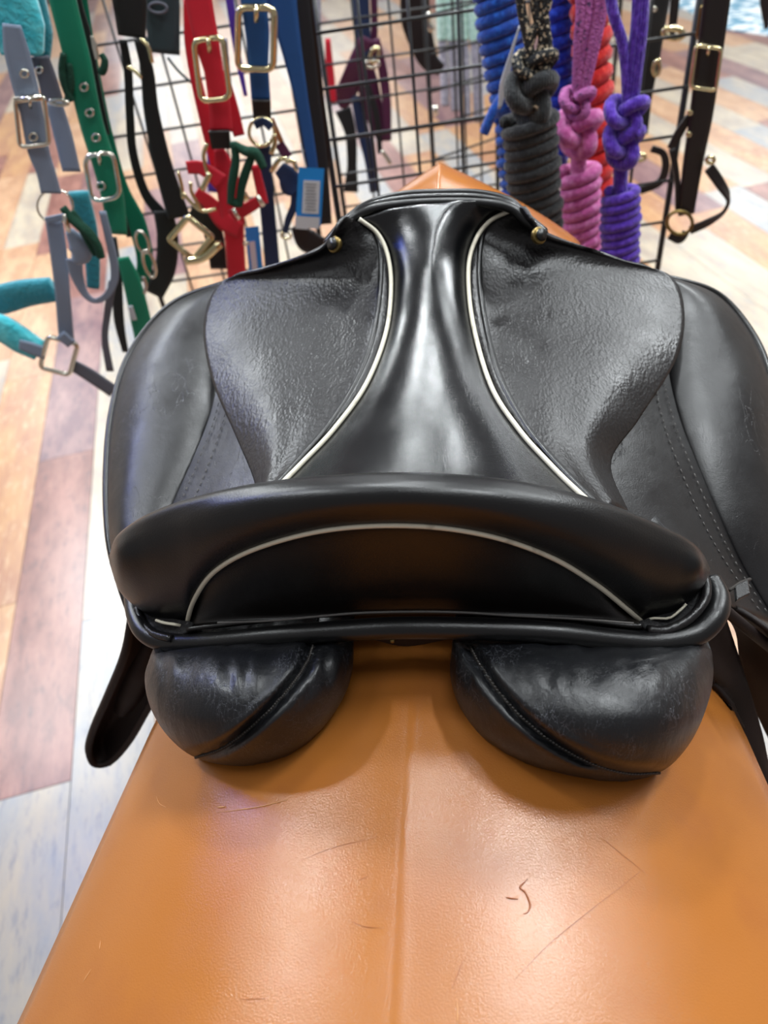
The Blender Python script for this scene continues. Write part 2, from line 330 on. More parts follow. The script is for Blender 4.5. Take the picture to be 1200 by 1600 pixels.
# ---------------------------------------------------------------- orange saddle stand
zb = 1.45
st = empty('saddle_stand', (0, .4, 0), 'glossy orange moulded saddle stand with a centre ridge, under the black saddle', 'saddle stand')
def stand_z(y):                               # ridge height
    return zb+np.interp(y, [-.1, .1, .45, .6, .72, .82, .88], [-.432, -.430, -.425, -.385, -.322, -.288, -.288])
def stand_sec(y, n=41):
    hw = np.interp(y, [-.1, .0, .1, .3, .45, .65, .82, .9], [.292, .278, .263, .236, .215, .18, .178, .17])
    cx = np.interp(y, [0, .3, .82], [-.002, -.002, .012]); zr = stand_z(y); pts = []; hw0 = hw; grow = np.interp(y, [.3, .6], [1, 0])
    full = np.interp(y, [.5, .82], [0, 1]); side_drop = .40
    for t in np.concatenate([np.linspace(-1, -.04, 29), [-.02, -.01, 0, .01, .02], np.linspace(.04, 1, 29)])[1:-1]:
        a = abs(t); sgn = 1 if t >= 0 else -1; hw = hw0+grow*(.022 if t > 0 else .008)*min(1, a*2)
        if a < .62:
            u = a/.62; x = u*hw*.94; dz = -(.018*u+.052*u*u+.035*u**4)*(1-full*.75)-full*.080*u
            dz += .0006*math.exp(-(u/.016)**2)
        else:
            u = (a-.62)/.38; x = hw*(.94+.10*math.sin(u*1.2)); dz = -(.105)*(1+full*.3)-side_drop*(u**1.15)
        pts.append((cx+sgn*x, y, zr+dz))
    return pts
rows = [stand_sec(y, 61) for y in np.linspace(-.10, .845, 72)]
last = rows[-1]; yl = last[0][1]; zr = stand_z(yl)
for k in range(1, 7):
    a = k/6*math.pi/2; rows.append([(p[0]*(1-.25*(1-math.cos(a))), yl+.07*math.sin(a), p[2]-.11*(1-math.cos(a))) for p in last])
g = np.array(rows); V, Fc = grid_surface(g)
q_ = Fc[20*60+30]
if np.cross(V[q_[1]]-V[q_[0]], V[q_[2]]-V[q_[0]])[2] < 0: Fc = [f[::-1] for f in Fc]
body = obj('body', V, Fc, M_stand, st, solid=.006)
bvh_stand = BVHTree.FromPolygons([Vector(v) for v in V], [tuple(f) for f in Fc])
def onto(bvh, px, py, lift=.0004):
    r = ray(px, py); h = bvh.ray_cast(Vector(CAM), Vector(r).normalized()); 
    if h[0] is None: return None
    n = h[1] if h[1].dot(Vector(r)) < 0 else -h[1]
    return np.array(h[0]+n*lift)
M_leg = mat('stand_leg_metal', '#1a1a1c', .4, metal=.6)
for sx, sy in ((-1, -1), (1, -1), (-1, 1), (1, 1)):
    tubeo('leg', [(sx*.16, .4+sy*.28, .62), (sx*.22, .4+sy*.34, .012)], .014, M_leg, st)
tubeo('cross_bar', [(-.16, .12, .62), (.16, .12, .62)], .012, M_leg, st); tubeo('cross_bar', [(-.16, .68, .62), (.16, .68, .62)], .012, M_leg, st)
for sx in (-1, 1):
    tubeo('side_rail', [(sx*.165, .05, .62), (sx*.165, .80, .62)], .012, M_leg, st)
    for yy in (.12, .68): tubeo('strut', [(sx*.165, yy, .62), (sx*.165, yy, .90)], .008, M_leg, st)
def mark(name, pts, r, m, label=None):
    q = [onto(bvh_stand, *p) for p in spline([np.array(p, float) for p in pts], max(3, len(pts)*4))]
    q = [p for p in q if p is not None]
    if len(q) > 2: obj(name, *tube(q, [r*.3, r, r, r*.3], 6), m, st, label=label)
mark('scrawled_mark', [(824, 1374), (818, 1380), (812, 1387), (820, 1394), (826, 1406), (828, 1418), (824, 1426), (818, 1428)], .0005, M_mark, 'thin brown hand drawn stroke like a five')
mark('scrawled_mark', [(790, 1402), (798, 1404), (810, 1405)], .0004, M_mark, 'short brown dash beside the scrawled stroke')
for pts, r in [([(340, 1270), (400, 1262), (450, 1250)], .0004), ([(805, 1530), (870, 1465), (1000, 1362)], .00018), ([(930, 1300), (965, 1330), (1010, 1366)], .00018), ([(158, 1470), (156, 1484)], .0003), ([(130, 1535), (143, 1515)], .0003),
               ([(470, 1345), (520, 1325), (590, 1308)], .00018), ([(340, 1262), (352, 1261)], .0008), ([(715, 1600), (714, 1560)], .0004), ([(706, 1545), (716, 1520), (726, 1495)], .00018), ([(245, 1245), (250, 1256), (260, 1262)], .0003), ([(545, 1438), (570, 1448), (600, 1450)], .0002), ([(560, 1375), (575, 1370)], .0002), ([(375, 1562), (420, 1560)], .0002)]:
    mark('scratch', pts, r*.6, M_scratch if r > .0002 else M_mark)

# ---------------------------------------------------------------- saddle
sd = empty('saddle', (0, .45, 1.03), 'black leather dressage saddle with cream piping resting on the orange stand', 'saddle')
# seat between the two lines of piping
pipL = [(561, 342, -.262), (590, 365, -.275), (606, 400, -.289), (611, 450, -.304), (603, 520, -.318), (572, 600, -.327), (522, 670, -.332), (470, 725, -.334), (436, 760, -.334), (405, 795, -.334)]
pipR = [(800, 328, -.270), (766, 345, -.279), (743, 375, -.290), (732, 420, -.303), (738, 500, -.319), (766, 600, -.329), (810, 670, -.335), (862, 728, -.338), (905, 770, -.338), (945, 805, -.338)]
cen = [(688, 318, -.256), (682, 345, -.264), (676, 385, -.276), (672, 432, -.289), (671, 508, -.305), (669, 596, -.316), (666, 668, -.320), (665, 722, -.318), (665, 760, -.314), (665, 800, -.308)]
ctrl = []
for a, c, b in zip(pipL, cen, pipR):
    A, B, D = P(a[0], a[1], z=a[2]), P(c[0], c[1], z=c[2]), P(b[0], b[1], z=b[2])
    up = lambda E, s_: E*s_+B*(1-s_)+np.array([0, 0, abs(B[2]-E[2])*(s_-s_*s_)+.035*(s_*(1-s_))**2])
    ctrl.append([A, up(A, .85), up(A, .6), up(A, .3), B, up(D, .3), up(D, .6), up(D, .85), D])
patch('seat', ctrl, M_seat, sd, 60, 50, .006)
pl = [P(x, y, z=z+.0022) for x, y, z in pipL]; pr = [P(x, y, z=z+.0022) for x, y, z in pipR]
tubeo('piping', pl, .0019, M_piping, sd, n=80, label='cream piping'); tubeo('piping', pr, .0019, M_piping, sd, n=80, label='cream piping')
# grained skirts either side
def skirt(inner, outer, sgn):
    n = len(inner); ctrl = []
    for a, b in zip(inner, outer):
        A, B = P(a[0], a[1], z=a[2]), P(b[0], b[1], z=b[2]); row = []
        for t, lift in ((0, 0), (.035, .0035), (.09, .0015), (.3, .003), (.55, .006), (.8, .004), (1, 0)):
            row.append(A*(1-t)+B*t+np.array([0, 0, lift]))
        ctrl.append(row)
    def disp(g):
        for i in range(g.shape[0]):
            for j in range(g.shape[1]):
                t = j/(g.shape[1]-1); s = i/(g.shape[0]-1)
                g[i, j, 2] += .0045*math.sin(9*s+3*t)*t*t+.0022*math.sin(21*t+6*s)*t*(1-t)
        return g
    return patch('skirt', ctrl, M_grain, sd, 70, 50, .0035, disp)
skLo = [(528, 362, -.262), (507, 384, -.273), (468, 400, -.283), (400, 424, -.302), (345, 446, -.321), (320, 510, -.345), (330, 590, -.358), (368, 680, -.360), (394, 742, -.358), (400, 790, -.356)]
skLi = [(561, 342, -.264), (585, 360, -.2755), (600, 385, -.2855), (607, 415, -.2955), (609, 465, -.3085), (600, 530, -.3215), (572, 600, -.3285), (522, 670, -.3335), (470, 725, -.3355), (415, 785, -.3355)]
skRo = [(826, 346, -.272), (848, 364, -.282), (890, 378, -.298), (990, 410, -.325), (1048, 436, -.345), (1068, 490, -.360), (1058, 560, -.368), (1000, 650, -.370), (956, 715, -.370), (985, 800, -.370)]
skRi = [(800, 328, -.2705), (771, 341, -.2785), (750, 364, -.2885), (737, 395, -.298), (733, 450, -.3115), (744, 530, -.3255), (766, 600, -.3305), (810, 670, -.3365), (862, 728, -.3395), (930, 795, -.3395)]
skirt(skLi, skLo, -1); skirt(skRi, skRo, 1)
# rolled welts just outside the piping
def welt(pin, pout, t, r, m, name='welt'):
    q = []
    for a, b in zip(pin, pout):
        A, B = P(a[0], a[1], z=a[2]), P(b[0], b[1], z=b[2]); q.append(A*(1-t)+B*t+np.array([0, 0, .0028]))
    tubeo(name, q, r, m, sd, n=70)
welt(skLi, skLo, .05, .0026, M_smooth); welt(skRi, skRo, .05, .0026, M_smooth)
# pommel binding, layered
for k, (dy, r, m) in enumerate(((0, .0042, M_smooth), (-8, .0036, M_seat), (-15, .0032, M_smooth))):
    q = [(510, 382, .645), (541, 350, .65), (578, 328, .656), (630, 319, .662), (690, 316, .664), (750, 317, .662), (797, 325, .656), (822, 346, .65), (852, 368, .645)]
    tubeo('pommel_binding', [P(x, y+dy*min(1, .25+(1-abs(x-690)/190)*1.1), y=w+k*.004) for x, y, w in q], r, m, sd, n=60)
q0 = [(514, 382, .655), (541, 352, .66), (578, 330, .664), (630, 322, .660), (690, 320, .668), (750, 321, .667), (797, 329, .664), (822, 350, .66), (848, 370, .655)]
ctrl = [[P(x, y, y=w) for x, y, w in q0], [P(x, y-3, y=w+.012)+np.array([0, 0, -.004]) for x, y, w in q0], [P(x, y, y=w+.02)+np.array([0, 0, -.06]) for x, y, w in q0]]
patch('head_facing', ctrl, M_smooth, sd, 14, 40, .003)
# studs
for px, py, w, an in ((522, 382, .622, -35), (843, 368, .622, 35)):
    c = P(px, py, y=w); n = CAM-c; n /= np.linalg.norm(n); n = n+np.array([np.sign(px-690)*.9, 0, .3]); n /= np.linalg.norm(n)
    e1 = np.cross(n, UP); e1 /= np.linalg.norm(e1); e2 = np.cross(n, e1)
    prof = [(.0001, .0026), (.003, .0024), (.0048, .0016), (.0055, .0008), (.0068, .0012), (.0075, 0), (.007, -.003)]
    V = [c+n*h+r*(math.cos(a)*e1+math.sin(a)*e2) for r, h in prof for a in np.linspace(0, 2*math.pi, 25)[:-1]]
    Fc = [(i*24+j, i*24+(j+1) % 24, (i+1)*24+(j+1) % 24, (i+1)*24+j) for i in range(6) for j in range(24)]
    s = obj('stud', V, Fc, M_oldbrass, sd, label='aged brass stud with dark centre')
    obj('stud_centre', *tube([c+n*.0022, c+n*.0034], .0054, 16), M_smooth, s)

# flaps with knee rolls
def flap(outer, crease, inner, side):
    O = [P(x, y, z=z) for x, y, z in outer]; K = [P(x, y, z=z) for x, y, z in crease]; I = [P(x, y, z=z) for x, y, z in inner]
    dz = np.array([0, 0, -.010])
    fo, _ = patch('flap', [[i, (i+k)/2+np.array([0, 0, .002]), k, (k*.5+o*.5)+dz, o+dz*.6] for i, k, o in zip(I, K, O)], M_flap, sd, 60, 40, .005)
    n = np.array([side*.35, -.55, .75]); n /= np.linalg.norm(n)
    rows = [[k-n*.006, k+n*.002, (k*.82+o*.18)+n*.013, (k*.5+o*.5)+n*.020, (k*.18+o*.82)+n*.012, o+n*.002] for k, o in zip(K, O)]
    patch('knee_roll', rows, M_flap, sd, 60, 36, .004)
    tubeo('edge_binding', [o+n*.0015 for o in O], .0040, M_smooth, sd, n=80)
    for t in (.10, .22):
        q = [k*(1-t)+i*t+np.array([0, 0, .0022]) for k, i in zip(K, I)]
        qq = spline(q, 120); parts = [tube([qq[i], qq[i+1]], .0004, 5) for i in range(20, 118, 2)]
        obj('stitching', *join(*parts), M_stitch, fo, label='grey stitching')
    return fo
LO = [(520, 415, -.322), (440, 428, -.334), (345, 447, -.350), (266, 480, -.368), (206, 552, -.393), (178, 640, -.415), (169, 740, -.437), (173, 840, -.455), (190, 910, -.470), (212, 972, -.485)]
LK = [(530, 410, -.325), (470, 440, -.340), (400, 470, -.356), (360, 520, -.370), (343, 580, -.384), (326, 650, -.398), (296, 725, -.412), (266, 795, -.424), (252, 860, -.432), (262, 930, -.440)]
LI = [(545, 430, -.330), (520, 470, -.342), (490, 520, -.352), (470, 580, -.360), (455, 640, -.366), (448, 700, -.370), (445, 760, -.375), (430, 820, -.382), (410, 870, -.390), (380, 920, -.398)]
RO = [(860, 396, -.322), (960, 424, -.340), (1060, 441, -.362), (1125, 466, -.385), (1176, 528, -.412), (1204, 600, -.435), (1226, 700, -.470), (1252, 800, -.510), (1290, 900, -.550), (1330, 985, -.590)]
RK = [(850, 400, -.330), (920, 440, -.348), (1000, 470, -.366), (1040, 520, -.380), (1048, 590, -.396), (1066, 660, -.412), (1096, 735, -.430), (1130, 815, -.452), (1165, 890, -.478), (1215, 975, -.510)]
RI = [(840, 420, -.335), (870, 470, -.348), (900, 520, -.358), (915, 580, -.366), (920, 640, -.372), (930, 710, -.380), (945, 780, -.388), (975, 850, -.398), (1040, 900, -.412), (1112, 938, -.430)]
flL = flap(LO, LK, LI, -1); flR = flap(RO, RK, RI, 1)
# rear edge of the right flap, and the girth keeper slot on it
tubeo('rear_edge', [P(x, y, z=z) for x, y, z in ((1085, 915, -.420), (1115, 938, -.431), (1160, 976, -.458), (1215, 1020, -.495), (1290, 1075, -.55))], .0042, M_under, flR, n=30)
c = P(1158, 925, z=-.448); ex = P(1172, 918, z=-.452)-c; ey = P(1160, 940, z=-.446)-c
obj('girth_keeper', *box(c+np.array([0, 0, .002]), ex*.75, ey*.8, [0, -.001, .0025]), M_smooth, flR, bevel=.001, smooth=False, label='small black strap keeper')
tubeo('keeper_slot', [P(1140, 922, z=-.440), P(1158, 910, z=-.448), P(1172, 905, z=-.455)], .0013, M_thread, flR)
# lower part of the left flap, seen from inside
lo = [(208, 950, -.50), (196, 1020, -.55), (170, 1085, -.62), (146, 1140, -.69), (139, 1172, -.73), (148, 1193, -.755), (172, 1190, -.755), (200, 1160, -.72), (228, 1112, -.665), (262, 1050, -.60), (300, 970, -.53)]
A = lo[:5]; B = lo[:5:-1][:5]
ctrl = []
for a, b in zip(A, B):
    pa, pb = P(a[0], a[1], z=a[2]), P(b[0], b[1], z=b[2]); mid = P((a[0]+b[0])/2, (a[1]+b[1])/2, z=(a[2]+b[2])/2)
    ctrl.append([pa, pa*.5+mid*.5+np.array([-.006, .014, -.004]), mid+np.array([-.008, .022, -.006]), pb*.5+mid*.5+np.array([-.004, .014, -.004]), pb])
e = P(lo[5][0], lo[5][1], z=lo[5][2]); e2 = P(160, 1196, z=-.757); e3 = P(lo[6][0], lo[6][1], z=lo[6][2])
ctrl.append([e, e*.6+e2*.4, e2, e2*.5+e3*.5, e3])
patch('flap_lower', ctrl, M_under, sd, 40, 24, .005, label='brown black lower end of the left flap')
tubeo('flap_edge', [P(x, y, z=z) for x, y, z in lo], .0042, M_under, sd, n=60)
tubeo('girth_guard', [P(x, y, z=z)+np.array([0, .012, 0]) for x, y, z in ((232, 1010, -.57), (210, 1070, -.63), (186, 1125, -.69))], [.012, .019, .017, .009], M_under, sd, 14, n=16)
ctrl = [[P(222, 985, z=-.505), P(236, 1000, z=-.52), P(250, 985, z=-.52)], [P(196, 1040, z=-.565), P(206, 1048, z=-.565), P(222, 1035, z=-.57)], [P(168, 1098, z=-.63), P(173, 1102, z=-.63), P(180, 1092, z=-.635)]]
# sweat flap and billets under the right flap
def quilt(name, rows, zs):
    patch(name, [[P(x, y, z=z-.004*k) for k, (x, y) in enumerate(r)] for r, z in zip(rows, zs)], M_under, sd, 30, 14, .004)
quilt('sweat_flap', [[(1060, 990), (1100, 980), (1135, 966)], [(1090, 1050), (1125, 1045), (1153, 1020)], [(1112, 1080), (1145, 1085), (1174, 1085)], [(1152, 1150), (1176, 1150), (1192, 1148)], [(1186, 1215), (1200, 1215), (1208, 1212)], [(1230, 1310), (1240, 1305), (1250, 1300)]], [-.45, -.49, -.52, -.56, -.60, -.66])
quilt('girth_strap_guard', [[(1120, 945), (1160, 960), (1240, 1015)], [(1148, 985), (1185, 1000), (1245, 1045)], [(1156, 1035), (1195, 1060), (1250, 1090)], [(1172, 1092), (1204, 1110), (1255, 1140)], [(1203, 1160), (1228, 1170), (1265, 1200)]], [-.455, -.50, -.55, -.60, -.66])
# cantle
crest = [(171, 868), (182, 838), (215, 812), (258, 792), (300, 778), (350, 765), (420, 752), (520, 742), (640, 738), (760, 745), (850, 759), (920, 777), (985, 800), (1035, 822), (1075, 842), (1098, 864), (1109, 888)]
lower = [(171, 880), (190, 928), (240, 965), (291, 978), (303, 938), (335, 893), (400, 857), (510, 828), (640, 821), (760, 836), (860, 870), (930, 912), (975, 948), (1003, 972), (1050, 962), (1092, 925), (1109, 896)]
ctrl = []; nC = len(crest)
def yc(px): u = (px-640)/470; return .318+.022*u*u
for i, ((a, b), (c_, d_)) in enumerate(zip(crest, lower)):
    u = abs(a-640)/470; yk = yc(a); yl = yc(c_)-.012*(1-u**4)-.004; cx = a+(640-a)*.05; end = 1 if i in (0, nC-1) else 0
    hgt = min(1, (d_-b)/60); bul = .017*hgt
    rows = [P(cx, b+26*hgt+2, y=yk+.050*hgt+.003), P(a*.985+640*.015, b+6*hgt, y=yk+.022*hgt+.001), P(a, b, y=yk)]
    for t, bb in ((.12, .62), (.3, .95), (.55, 1.0), (.8, .75), (1, .3)):
        rows.append(P(a+(c_-a)*t, b+(d_-b)*t, y=yk+(yl-yk)*t-bul*bb))
    rows.append(P(c_, d_+3*hgt, y=yl-.001)+np.array([0, .006*hgt, 0]))
    ctrl.append(rows)
_, gC = patch('cantle_roll', ctrl, M_smooth, sd, 110, 40, 0)
arc = lower[3:14]
arcP = [P(x, y, y=yc(x)-.012*(1-(abs(x-640)/470)**4)-.011) for x, y in arc]
tubeo('cantle_piping', arcP, .0017, M_piping, sd, n=90, label='cream piping')
tubeo('cantle_piping', [arcP[0]+np.array([0, -.001, 0]), P(275, 976, y=.305), P(256, 973, y=.309), P(244, 969, y=.313)], .0011, M_piping, sd, n=12, label='cream piping')
tubeo('cantle_piping', [arcP[-1], P(1020, 966, y=.31), P(1045, 966, y=.312), P(1062, 954, y=.316), P(1072, 944, y=.32)], .0009, M_piping, sd, n=12, label='cream piping')
bot = [(291, 980), (330, 976), (380, 973), (440, 970), (510, 965), (640, 960), (760, 962), (860, 966), (930, 970), (980, 974), (1003, 974)]
ctrl = []
for (a, b), (c_, d_) in zip(arc, bot):
    y0 = yc(a)-.012*(1-(abs(a-640)/470)**4)-.008; y1 = .300; row = []
    for t in (0, .08, .35, .65, .9, 1): row.append(P(a+(c_-a)*t, b+(d_-b)*t, y=y0+(y1-y0)*t+(.003 if 0 < t < 1 else 0)))
    ctrl.append(row)
patch('cantle_back', ctrl, M_back, sd, 70, 24, .003)
tubeo('seam', [P(x, y, y=.2965) for x, y in ((340, 973), (420, 970), (500, 963), (560, 958), (640, 956), (720, 957), (800, 962), (900, 967), (990, 974))], .0008, M_stitch, sd, n=50)
# gussets at the cantle ends
patch('gusset', [[P(206, 930, y=.335), P(222, 950, y=.33), P(250, 962, y=.32), P(300, 972, y=.306)], [P(212, 955, y=.333), P(226, 972, y=.322), P(255, 980, y=.31), P(296, 984, y=.300)], [P(216, 972, y=.330), P(232, 990, y=.316), P(255, 998, y=.305), P(275, 998, y=.298)]], M_felt, sd, 16, 24, .003, label='worn dark end gusset')
patch('gusset', [[P(1000, 970, y=.306), P(1045, 955, y=.32), P(1085, 925, y=.33), P(1102, 900, y=.34)], [P(1010, 980, y=.301), P(1050, 970, y=.313), P(1094, 940, y=.325), P(1112, 915, y=.336)], [P(1030, 990, y=.297), P(1060, 985, y=.306), P(1100, 958, y=.318), P(1118, 928, y=.333)]], M_felt, sd, 16, 24, .003, label='worn dark end gusset')
tubeo('gusset_trim', [P(x, y, y=w) for x, y, w in ((1012, 984, .298), (1040, 985, .299), (1075, 968, .307), (1100, 940, .32), (1104, 915, .333), (1098, 898, .342))], .0032, M_grain, sd, n=24)
tubeo('gusset_trim', [P(x, y, y=w) for x, y, w in ((268, 998, .296), (240, 990, .304), (222, 972, .318), (214, 950, .33))], .0028, M_grain, sd, n=20)
# rear welt
tubeo('rear_welt', [P(x, y, y=w) for x, y, w in ((206, 935, .345), (212, 965, .325), (228, 990, .309), (260, 1003, .300), (330, 1003, .292), (450, 992, .287), (560, 984, .285), (640, 981, .284), (760, 983, .285), (870, 990, .287), (960, 1001, .290), (1030, 1004, .294), (1085, 992, .302), (1116, 965, .313), (1124, 935, .33), (1112, 905, .345))], [.0060, .0068, .0068, .0070, .0072, .0072, .0078, .0080, .0076, .0062], M_smooth, sd, 18, n=110)
tubeo('under_welt', [P(x, y, y=w) for x, y, w in ((740, 1004, .292), (850, 1012, .290), (930, 1019, .290), (1000, 1026, .292), (1050, 1026, .296), (1090, 1015, .302))], .0030, M_smooth, sd, n=40)
patch('tree_point_cover', [[P(570, 996, y=.290), P(640, 994, y=.289), P(710, 996, y=.290)], [P(585, 1000, y=.292), P(635, 1010, y=.291), P(700, 999, y=.292)]], M_under, sd, 8, 20, .004)
obj('nail', *tube([P(613, 1000, y=.289), P(613, 1000, y=.286)], .0022, 10), M_oldbrass, sd)

# wool-stuffed panels
def dist_poly(p, poly):
    b = 1e9
    for (x0, y0), (x1, y1) in zip(poly[:-1], poly[1:]):
        dx, dy = x1-x0, y1-y0; t = max(0, min(1, ((p[0]-x0)*dx+(p[1]-y0)*dy)/(dx*dx+dy*dy))); b = min(b, math.hypot(p[0]-x0-t*dx, p[1]-y0-t*dy))
    return b
def membrane(oc):                             # smooth cushion height over an outline
    x0, y0 = oc.min(0)-12; x1, y1 = oc.max(0)+12; h = 4; nx, ny = int((x1-x0)/h)+1, int((y1-y0)/h)+1
    X, Y = np.meshgrid(x0+h*np.arange(nx), y0+h*np.arange(ny)); ins = np.zeros(X.shape, bool)
    for (ax, ay), (bx, by) in zip(oc, np.roll(oc, -1, 0)):
        if ay == by: continue
        c = (ay > Y) != (by > Y); ins ^= c & (X < (bx-ax)*(Y-ay)/(by-ay)+ax)
    u = np.zeros(X.shape)
    for _ in range(2500):
        v = .25*(np.roll(u, 1, 0)+np.roll(u, -1, 0)+np.roll(u, 1, 1)+np.roll(u, -1, 1))+1; u = np.where(ins, v, 0)
    u /= u.max()
    def f(x, y):
        i, j = (y-y0)/h, (x-x0)/h; a, b = int(i), int(j); fi, fj = i-a, j-b; a = min(a, ny-2); b = min(b, nx-2)
        return u[a, b]*(1-fi)*(1-fj)+u[a+1, b]*fi*(1-fj)+u[a, b+1]*(1-fi)*fj+u[a+1, b+1]*fi*fj
    return f
def panel(outline, centre, seam, ye, yn, side):
    oc = spline(outline+[outline[0]], 90)[:-1]; V = []; Fc = []; nr = 26; n = len(oc); sm = spline([np.array(s, float) for s in seam], 40)
    rings = []; mem = membrane(np.array(oc)[:, :2])
    for k in range(nr+1):
        r = math.sin(k/nr*math.pi/2); ring = []
        for q in oc:
            x, y = centre[0]+(q[0]-centre[0])*r, centre[1]+(q[1]-centre[1])*r
            d = dist_poly((x, y), sm); dep = .016*(abs(x-640)/470)**4*max(0, 1-(y-1000)/120)+np.interp(y, [1000, 1200], [ye, ye-.061])-yn*math.sqrt(max(0, mem(x, y)) if k < nr else 0); dd = dep+.0065*math.exp(-(d/9)**2)-.0012*math.exp(-((d-14)/8)**2)
            # gathers along the top edge
            topw = max(0, 1-(y-1005)/90); dd += .0013*math.sin(x*.15+2*math.sin(x*.05))*topw+.0005*math.sin(x*.37+y*.1)*topw
            ring.append(P(x, y, y=dd))
        rings.append(ring)
    edge = rings[-1]
    for k, (f, dz, dx) in enumerate(((.03, .002, 0), (.09, .008, .01), (.18, .014, .02), (.30, .03, .03))):
        ring = []
        for p in edge:
            c0 = np.mean(edge, axis=0); q = c0+(p-c0)*(1-.10*k-.03); q = q+np.array([side*dx*.3, f, dz]); ring.append(q)
        rings.append(ring)
    V = [p for ring in rings for p in ring]
    for i in range(len(rings)-1):
        for j in range(n): Fc.append((i*n+j, i*n+(j+1) % n, (i+1)*n+(j+1) % n, (i+1)*n+j))
    a, b, c = V[5*n], V[5*n+1], V[6*n+1]
    if np.cross(np.array(b)-a, np.array(c)-a).dot(CAM-a) < 0: Fc = [f[::-1] for f in Fc]
    o = obj('panel', V, Fc, M_panel, sd); bv = BVHTree.FromPolygons([Vector(v) for v in V], Fc)
    q = [onto(bv, p[0], p[1], .0002) for p in sm]; q = [p for p in q if p is not None]
    tubeo('panel_seam', q, .0011, M_thread, o, 8)
    qq = spline(q, 150); parts = []
    for i in range(0, 148, 2):
        parts.append(tube([qq[i]+np.array([0, -.0006, .0008]), qq[i+1]+np.array([.0005, -.0006, .0013])], .0005, 5))
    obj('stitching', *join(*parts), M_stitch, o)
    return o
panel([(236, 1022), (226, 1060), (236, 1108), (264, 1152), (306, 1184), (370, 1197), (434, 1188), (482, 1160), (520, 1118), (545, 1070), (552, 1022), (538, 1000), (460, 1002), (380, 1006), (300, 1012)], (388, 1098),
      [(492, 998), (482, 1030), (462, 1062), (430, 1100), (385, 1142), (345, 1170), (306, 1183)], .291, .032, -1)
panel([(708, 1004), (703, 1050), (716, 1100), (750, 1148), (800, 1184), (870, 1210), (940, 1222), (1000, 1218), (1048, 1196), (1086, 1148), (1110, 1085), (1114, 1035), (1098, 1008), (1000, 1012), (880, 1006), (780, 1000)], (912, 1110),
      [(728, 996), (748, 1035), (785, 1088), (830, 1134), (880, 1170), (930, 1195), (980, 1208), (1030, 1207)], .291, .034, 1)
# dark channel between the panels
patch('gullet_lining', [[P(500, 1000, y=.33), P(620, 996, y=.33), P(760, 1000, y=.33)], [P(500, 1010, y=.40)+np.array([0, 0, .0]), P(620, 1000, y=.42), P(760, 1010, y=.40)], [P(560, 800, y=.6)+np.array([0, 0, -.05]), P(640, 800, y=.6)+np.array([0, 0, -.05]), P(720, 800, y=.6)+np.array([0, 0, -.05])]], M_under, sd, 12, 12, .003)

# let the saddle rest on the stand: nothing of it may sink below the stand's skin
def settle(o):
    off = base_of(o)
    if o.type == 'MESH':
        th = (.020 if o.name.startswith('gullet') else .004 if o.name.startswith('sweat') else .0012)+sum(m_.thickness for m_ in o.modifiers if m_.type == 'SOLIDIFY')
        for v in o.data.vertices:
            w = v.co+off; h_ = bvh_stand.ray_cast(Vector((w.x, w.y, 1.6)), Vector((0, 0, -1)))
            if h_[0] is not None and w.z < h_[0].z+th and h_[1].normalized().z > -2:
                nz_ = abs(h_[1].normalized().z)
                if nz_ > .35: v.co.z += h_[0].z+th-w.z
                else: v.co.x += (.5 if w.x > 0 else -.5)*min(.05, h_[0].z+th-w.z)
    for c_ in o.children: settle(c_)
bpy.context.view_layer.update(); settle(sd)

# ---------------------------------------------------------------- wire display panels
def wire_panel(origin, dirv, n, height, label, n_h=20, zbot=.10, extra=None):
    """origin: top-level foot position of the first upright; dirv: level unit vector along the panel"""
    dirv = np.array(dirv); s = .0762; o = empty('wire_panel', (origin[0], origin[1], 0), label, 'wire panel', None)
    wdt = n*s
    def shared(name, V, Fc):
        me = bpy.data.meshes.new(name); me.from_pydata([tuple(v) for v in V], [], Fc); me.materials.append(M_wire); me.polygons.foreach_set('use_smooth', [True]*len(me.polygons)); return me
    post = shared('post', *tube([(0, 0, .02), (0, 0, height)], .0055, 8)); ver = shared('wire', *tube([(0, 0, zbot), (0, 0, height)], .0027, 6))
    hor = shared('wire', *tube([np.array([0, 0, 0.]), dirv*wdt], .0027, 6))
    nrm = np.array([-dirv[1], dirv[0], 0])*.0054
    for i in range(n+1):
        q = bpy.data.objects.new('post' if i in (0, n) else 'wire', post if i in (0, n) else ver); C.objects.link(q); q.parent = o; q.location = Vector(dirv*i*s)
    k = 0; z = height-.005
    while z > zbot:
        q = bpy.data.objects.new('wire', hor); C.objects.link(q); q.parent = o; q.location = Vector(nrm*(-1 if nrm[1] > 0 else 1)+np.array([0, 0, z])); z -= s; k += 1
    for xx in (0, wdt):
        obj('foot', *box(np.array([origin[0], origin[1], .0175])+dirv*xx, np.array([-dirv[1], dirv[0], 0])*.14, dirv*.012, [0, 0, .012]), M_wire, o, bevel=.002, smooth=False)
    return o
def foot(px, py, y): q = P(px, py, y=y); return (q[0], q[1])
H0 = P(560, 44, y=1.31)[2]
hgt = H0+.0762*4+.005
wire_panel(foot(493, 100, 1.31), SIDE, 8, hgt, 'black wire grid panel straight behind the saddle, nearest of the grid panels')
wire_panel(foot(142, 150, 1.50), SIDE, 5, P(220, 60, y=1.52)[2]+.0762*4+.005, 'black wire grid panel at left behind the coloured halters')
wire_panel(foot(505, 100, 1.80), SIDE, 5, P(560, 92, y=1.82)[2]+.0762*5+.005, 'second black wire grid panel, standing just behind the nearest one')
d3 = np.array([.80, .60, 0.])
wire_panel(foot(668, 100, 1.95), d3, 8, 1.72, 'slanting black wire grid panel further back, behind the blue coiled rope')

